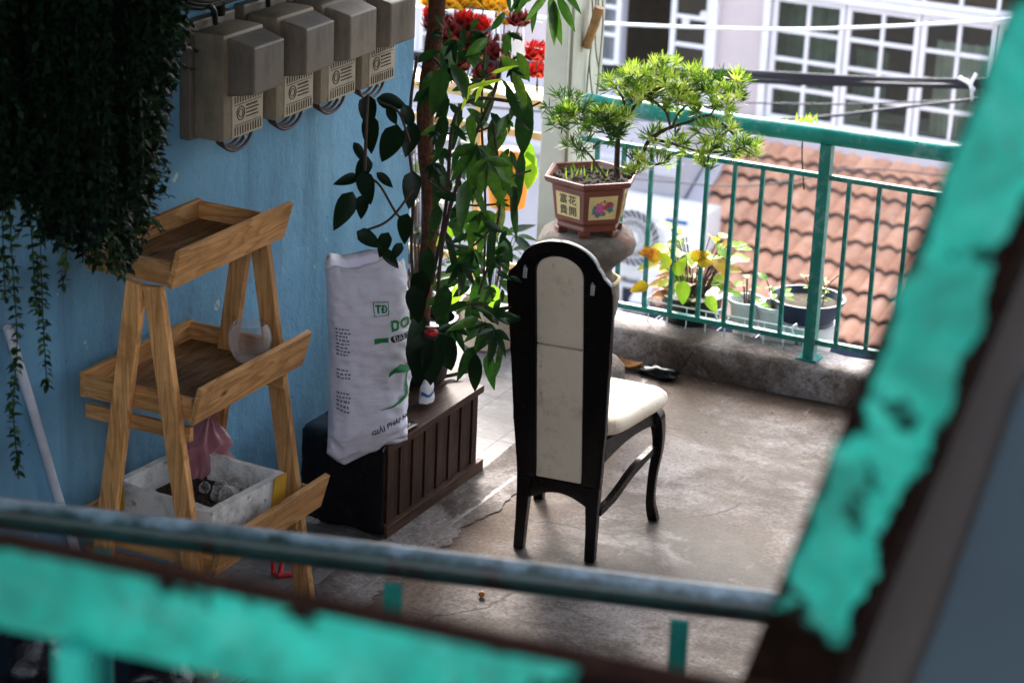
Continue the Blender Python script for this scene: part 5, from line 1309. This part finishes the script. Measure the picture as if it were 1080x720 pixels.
# lower tiled roof in front of the house
rt = thing('tiled_roof_house', 'low lean-to house with weathered salmon clay tile roof below the balcony', 'house', (-3.5, 16.6, -4.2))
pit = math.tan(R(25)); zr = -1.47
b = MB(); rows = 8; rowL = .262
X0, X1 = -6.46, 2.4
step = .0155; nxx = int((X1-X0)/step)
def roofz(y): return zr-(YF-y)*pit
for r_ in range(rows):
    yt = YF-.0-r_*rowL*math.cos(R(25)); yb = yt-rowL*1.07*math.cos(R(25)); ox = .0
    colsN = int((X1-X0)/.124)
    for cidx in range(colsN):
        b.tint = random.random(); dzr = random.uniform(-.004, .004); vs = []; xa = X0+cidx*.124+random.uniform(-.002, .002)
        for j, (y, lift) in enumerate(((yt, .006), ((yt+yb)/2, .036), (yb, .066), (yb, .048), (yb+.08, .040))):
            for i in range(9):
                u_ = i/8; h = .030*math.sin(PI*u_)**.8 if u_ < .62 else .030*math.sin(PI*.62)**.8*(1-(u_-.62)/.38)
                vs.append((xa+u_*.127, y, roofz(y)+lift+h+dzr))
        fs = [[j*9+i, j*9+i+1, (j+1)*9+i+1, (j+1)*9+i] for j in range(4) for i in range(8)]; b.add(vs, fs)
b.build('roof', M['rooftile'], rt, smooth=40)
ye = YF-rows*rowL*math.cos(R(25))
b = MB(); b.box((-2.0, (YF+ye)/2+.15, (roofz(ye)-4.25)/2), (8.8, YF-ye-.3, roofz(ye)+4.2-.12)); b.build('wall', M['pinkwall'], rt)
b = MB(); b.bar((X0-.07, YF-.01, roofz(YF)+.02), (X0-.07+.05, ye-.03, roofz(ye-.03)+.02), .13, .12, bev=.01); b.build('verge', M['whitewall'], rt)
b = MB(); b.box((-2.0, ye-.03, roofz(ye)-.06), (8.8, .05, .11)); b.build('eave_shade_strip', M['navy'], rt)  # dark strip stands for the shadow gap under the eave
b = MB(); b.box((-2.0, YF-.03, zr+.05), (8.9, .06, .10)); b.build('flashing', M['whitewall'], rt)

# white annexe with the air conditioner
an_ = thing('white_annexe', 'white rendered annexe wall with a barred grey window left of the tiled roof', 'house', (-8.5, 16.9, -4.2))
b = MB(); b.box((-9.75, 16.95, -2.7), (6.3, .9, 3.0)); b.build('wall', M['whitewall'], an_)
b = MB(); b.box((-9.75, 16.44, -1.52), (6.4, .16, .08), bev=.01); b.build('ledge', M['whitewall'], an_)
wv = MB(); wv.box((-7.0, 16.49, -2.85), (.95, .03, .75)); wo = wv.build('window', M['navy'], an_)
wv = MB()
for z in (-2.5, -2.68, -2.87, -3.06): wv.box((-7.0, 16.46, z), (.98, .035, .035))
for x in (-7.45, -7.0, -6.6): wv.box((x, 16.458, -2.85), (.035, .03, .75))
wv.build('bars', M['offwhite'], wo)
AC = at(697, 255, Y=16.15); 
ac = thing('air_conditioner', 'white outdoor air conditioner unit with round fan grille on the annexe wall', 'air conditioner', (AC.x, 16.2, AC.z-.32))
cx, cz = AC.x-.02, AC.z-.01
b = MB(); b.box((cx, 16.24, cz), (.80, .30, .60), bev=.02); b.build('casing', M['whiteplastic'], ac, smooth=40)
fc = at(668, 251, Y=16.08); 
b = MB(); b.disc((fc.x, 16.085, fc.z), .225, (0, -1, 0), .004, 40); b.build('fan_recess', M['greyplastic'], ac)
b = MB()
for r_ in (.225, .15, .085): b.tube([(fc.x+r_*math.cos(a*PI/20), 16.072, fc.z+r_*math.sin(a*PI/20)) for a in range(40)], .007 if r_ > .2 else .004, 6, closed=True)
for k in range(26):
    a = 2*PI*k/26; b.tube([(fc.x+r_*math.cos(a+r_*4.0), 16.072, fc.z+r_*math.sin(a+r_*4.0)) for r_ in (.04, .09, .14, .19, .225)], .0045, 5)
b.build('grille', M['whiteplastic'], ac); b = MB(); b.disc((fc.x, 16.075, fc.z), .042, (0, -1, 0), .016, 20); b.build('hub', M['whiteplastic'], ac)
b = MB(); q = at(713, 234, Y=16.08); b.box((q.x, 16.086, q.z), (.17, .006, .026)); q = at(715, 250, Y=16.08); b.box((q.x, 16.086, q.z), (.055, .006, .055)); b.build('decal', M['bluemark'], ac)
b = MB(); q = at(715, 250, Y=16.08); b.box((q.x, 16.080, q.z), (.025, .006, .03)); b.build('decal_mark', M['offwhite'], ac)
b = MB()
for dx in (-.28, .28): b.box((cx+dx, 16.3, cz-.32), (.04, .36, .04))
b.build('bracket', M['steel'], ac)

# cables across the alley
def cable(name, label, pls, Y, r, mat, extra=None):
    t0 = thing(name, label, 'cable', at(*pls[0][1], Y=Y))
    b = MB()
    for k, pl in enumerate(pls):
        a_, c_ = pl[0], pl[-1]; pl = [(a_[0]-700, a_[1]-60)]+list(pl)+[(c_[0]+500, c_[1]-40), (c_[0]+1100, c_[1]-110)]
        b.tube(bez([at(x, y, Y=Y+.02*k) for x, y in pl], 8), r, 6)
    b.build('strand', mat, t0, smooth=True)
    return t0
cable('white_cable', 'thin white cable strung across the windows of the pink house', [[(560, 18), (640, 25), (760, 30), (850, 31), (960, 27), (1075, 20), (1200, 12)]], 13.0, .011, M['wirewhite'])
cb = cable('cable_bundle', 'thick bundle of black cables strung below the white one', [[(500, 60+k*1.2), (640, 69+k*1.1), (790, 76+k*1.5+rnd.uniform(-1, 1)), (880, 80+k*1.4), (960, 83+k*1.2+rnd.uniform(-2, 2)), (1040, 84+k*1.3), (1200, 82+k*1.6)] for k in range(8)], 13.0, .0085, M['wireblack'])
b = MB(); b.tube(bez([at(1012, 82, Y=12.95), at(1024, 90, Y=12.93), at(1026, 106, Y=12.95)], 6), .012, 6); b.tube(bez([at(1030, 78, Y=12.95), at(1024, 90, Y=12.93), at(1028, 96, Y=12.95)], 6), .012, 6); b.build('tie', M['wirewhite'], cb, smooth=True)
cable('lower_cable', 'single thin black cable sagging to the lower left under the bundle', [[(700, 128), (800, 127), (870, 123), (930, 116), (1010, 107), (1150, 95)]], 13.2, .009, M['wireblack'])
cable('faint_cable', 'very thin dark cable running level just above the handrail', [[(640, 102), (780, 108), (880, 110), (980, 107), (1150, 100)]], 13.4, .006, M['wireblack'])
cable('roof_cable', 'thin dark cable drooping in front of the tiled roof', [[(640, 186), (760, 196), (830, 192), (900, 178), (1000, 186), (1100, 200)]], 13.6, .005, M['wireblack'])

# ------------------------------------------------------------------ foreground stair railings
A = at(-60, 532, Z=1.5); B_ = at(890, 650, Z=1.5); A0_ = A; A = A-(B_-A)*.25
pr = thing('pipe_railing', 'worn blue green pipe railing with a painted highlight on top, crossing in front of the chair and plant stand', 'railing', (A+B_)/2-Vector((0, 0, .6)))
t = NT('worn_pipe_lit_top', .4, .4)
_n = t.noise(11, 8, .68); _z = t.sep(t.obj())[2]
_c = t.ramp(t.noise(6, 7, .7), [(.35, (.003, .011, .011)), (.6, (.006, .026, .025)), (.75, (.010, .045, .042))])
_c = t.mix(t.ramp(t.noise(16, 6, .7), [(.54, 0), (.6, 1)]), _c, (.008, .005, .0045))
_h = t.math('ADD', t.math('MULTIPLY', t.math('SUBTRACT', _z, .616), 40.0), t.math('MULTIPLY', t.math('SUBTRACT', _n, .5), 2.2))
_c = t.mix(t.ramp(_h, [(.0, 0), (.5, 1)]), _c, t.ramp(t.noise(20, 6, .7), [(.35, (.04, .065, .078)), (.65, (.14, .20, .245))]))  # pale top over near-black sides paints the sky highlight into the colour
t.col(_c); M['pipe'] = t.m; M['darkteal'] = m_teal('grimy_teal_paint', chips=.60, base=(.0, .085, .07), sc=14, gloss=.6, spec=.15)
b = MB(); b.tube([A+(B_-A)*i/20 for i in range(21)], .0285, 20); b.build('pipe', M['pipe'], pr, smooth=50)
dirp = (B_-A).normalized()
for px in (-60, 108, 415, 718):
    py = 532+(px+60)*118/950+14
    q = at(px, py, Z=1.5); b = MB(); b.bar(q+Vector((0, 0, -.02)), q+Vector((0, 0, -.62)), .012, .032, up=dirp, bev=.002); b.build('baluster', M['darkteal'], pr)
b = MB(); b.bar(A+Vector((0, 0, -.6)), B_+Vector((0, 0, -.6)), .03, .03); b.build('bottom_bar', M['darkteal'], pr)
for q in (A, B_): b = MB(); b.box(q+Vector((0, 0, -.75)), (.04, .04, 1.48), bev=.003); b.build('post', M['darkteal'], pr)

def rail_obj(name, P, Q, w, h, mat, parent, upv):
    """square tube along its own local x axis; face -y looks to the camera"""
    x = (Q-P).normalized(); y = Vector(upv).cross(x).normalized(); z = x.cross(y); L = (Q-P).length
    b = MB(); n = 1; b.box((0, 0, 0), (L, w, h), bev=.006)
    o = b.build(name, mat, parent, local=True, smooth=40)
    Mw = Matrix((x, y, z)).transposed().to_4x4(); Mw.translation = (P+Q)/2 - BASE[parent.name]
    o.matrix_local = Mw; return o
ZN = 2.30
P = at(-70, 594, Z=ZN); Q = at(842, 788, Z=ZN); P = P-(Q-P)*.5
nr = thing('landing_rail', 'turquoise square steel rail with scalloped rust along its top, lower left foreground', 'railing', (P+Q)/2-Vector((0, 0, .7)))
Ln = (Q-P).length
def rust_top(t):
    s_ = t.sep(t.obj()); z = t.math('MULTIPLY', t.math('SUBTRACT', s_[2], .028), 22.0)
    z = t.math('MAXIMUM', z, -.28); xx = t.math('MULTIPLY', t.math('SUBTRACT', s_[0], Ln*.5-.27), 9.0); xx = t.math('MAXIMUM', xx, -.5)
    top = t.math('MULTIPLY', t.math('GREATER_THAN', s_[2], .0415), 2.0)
    return t.math('ADD', t.math('MAXIMUM', t.math('MULTIPLY', z, .55), t.math('MULTIPLY', xx, .5)), top)
t_teal = (.0, .165, .125)
M['darkteal2'] = m_teal('dull_teal_paint', chips=.64, base=(.0, .14, .11), sc=14, gloss=.6, spec=.15)
M['nearrail'] = m_teal('turquoise_rail_paint', rust_top, .66, .05, t_teal, 17, .6, .12, 1.5)
rail_obj('rail', P, Q, .042, .086, M['nearrail'], nr, (0, 0, 1))
for px in (80, ):
    q = at(px, 690, Z=ZN-.045); b = MB(); b.box(q+Vector((0, 0, -.32)), (.030, .030, .66), Euler((0, 0, math.atan2((Q-P).y, (Q-P).x))).to_matrix(), bev=.004); b.build('baluster', M['darkteal2'], nr)
P2 = at(828, 728, d=2.42); Q2 = at(1147, -50, d=2.05)
sr = thing('stair_handrail', 'sloping turquoise steel stair handrail with rusty edges, right foreground', 'railing', P2-Vector((0, 0, .6)))
Ls = (Q2-P2).length
def rust_edges(t):
    s_ = t.sep(t.obj()); z = t.math('MULTIPLY', t.math('SUBTRACT', t.math('ABSOLUTE', t.math('ADD', s_[2], .002)), .0285), 34.0); z = t.math('MAXIMUM', z, -.02)
    xx = t.math('MULTIPLY', t.math('SUBTRACT', t.math('MULTIPLY', s_[0], -1.0), Ls*.5-.13), 9.0); xx = t.math('MAXIMUM', xx, -.04)
    side = t.math('MULTIPLY', t.math('GREATER_THAN', t.math('ABSOLUTE', s_[2]), .0425), 2.0)
    return t.math('ADD', t.math('MAXIMUM', t.math('MULTIPLY', z, .55), t.math('MULTIPLY', xx, .5)), side)
M['stairrail'] = m_teal('turquoise_stair_rail_paint', rust_edges, .60, .04, t_teal, 14, .6, .12, 1.5)
vdir = CAMD((P2+Q2)/2); xdir = (Q2-P2).normalized(); upv = xdir.cross(vdir)
rail_obj('handrail', P2, Q2, .05, .090, M['stairrail'], sr, upv)
b = MB(); b.box(P2+Vector((0, .02, -.32)), (.05, .05, .7), bev=.004); b.build('post', M['stairrail'], sr)
# sloping stair parapet to the right, behind the handrail
sw = thing('stair_parapet', 'grey rendered sloping stair parapet with blue grey lower part, right edge', 'stair', at(1000, 720, d=2.9))
dS = 2.75
def dpt(x, y, dd=0): return at(x, y, d=dS+dd)
b = MB(); fr_ = [dpt(850, 1300), dpt(850, 790), dpt(912, 620), dpt(1005, 385), dpt(1110, 130), dpt(1640, -60), dpt(1640, 1300)]
bk = [p+Vector((.05, .22, 0)) for p in fr_]
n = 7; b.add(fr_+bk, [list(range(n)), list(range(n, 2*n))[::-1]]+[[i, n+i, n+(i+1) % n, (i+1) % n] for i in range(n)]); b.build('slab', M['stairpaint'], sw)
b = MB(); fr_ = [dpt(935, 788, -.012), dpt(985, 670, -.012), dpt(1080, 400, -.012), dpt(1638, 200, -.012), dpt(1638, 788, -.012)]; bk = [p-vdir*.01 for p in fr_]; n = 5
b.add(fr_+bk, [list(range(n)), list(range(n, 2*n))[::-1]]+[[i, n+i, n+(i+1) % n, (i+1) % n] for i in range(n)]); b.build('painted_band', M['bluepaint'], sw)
b = MB()
for q1, q2 in (((848, 790), (906, 640)), ((906, 640), (1006, 400)), ((1006, 400), (1114, 140))): b.bar(dpt(*q1, -.03), dpt(*q2, -.03), .03, .045, up=UP)
b.build('rusty_flange', M['rust'], sw)
# landing the photographer stands on
b = MB(); b.box((-.4, .1, 1.5), (3.4, 3.0, .16), bev=.01); o = b.build('stair_landing', M['landing'], loc=(-.4, .1, 1.42)); tag(o, 'concrete stair landing above the terrace, under the photographer', 'landing')

# ------------------------------------------------------------------ light
w = bpy.data.worlds.new('World'); scene.world = w; w.use_nodes = True; nt = w.node_tree
sky = nt.nodes.new('ShaderNodeTexSky'); sky.sky_type = 'NISHITA'; sky.sun_disc = False
SUN_EL, SUN_AZ = R(38), math.atan2(-.55, .83)     # compass-like: x = sin, y = cos
sky.sun_elevation = SUN_EL; sky.sun_rotation = SUN_AZ; sky.air_density = 1.0; sky.dust_density = 3.0; sky.ozone_density = 1.0
hs = nt.nodes.new('ShaderNodeHueSaturation'); hs.inputs['Saturation'].default_value = .45
bg = nt.nodes['Background']; bg.inputs['Strength'].default_value = .15
nt.links.new(sky.outputs[0], hs.inputs['Color']); nt.links.new(hs.outputs[0], bg.inputs['Color'])
sl = bpy.data.lights.new('sun', 'SUN'); sl.energy = .85; sl.angle = R(11); sl.color = (1, .95, .88)
so = bpy.data.objects.new('sun', sl); col.objects.link(so)
sd = Vector((math.sin(SUN_AZ)*math.cos(SUN_EL), math.cos(SUN_AZ)*math.cos(SUN_EL), math.sin(SUN_EL)))
so.rotation_euler = (-sd).to_track_quat('-Z', 'Y').to_euler(); so.location = (0, 0, 12)

vs_ = scene.view_settings; vs_.view_transform = 'Standard'; vs_.look = 'None'; vs_.gamma = 1; vs_.exposure = 3.0; vs_.use_curve_mapping = False
scene.cycles.max_bounces = 8; scene.cycles.transparent_max_bounces = 12
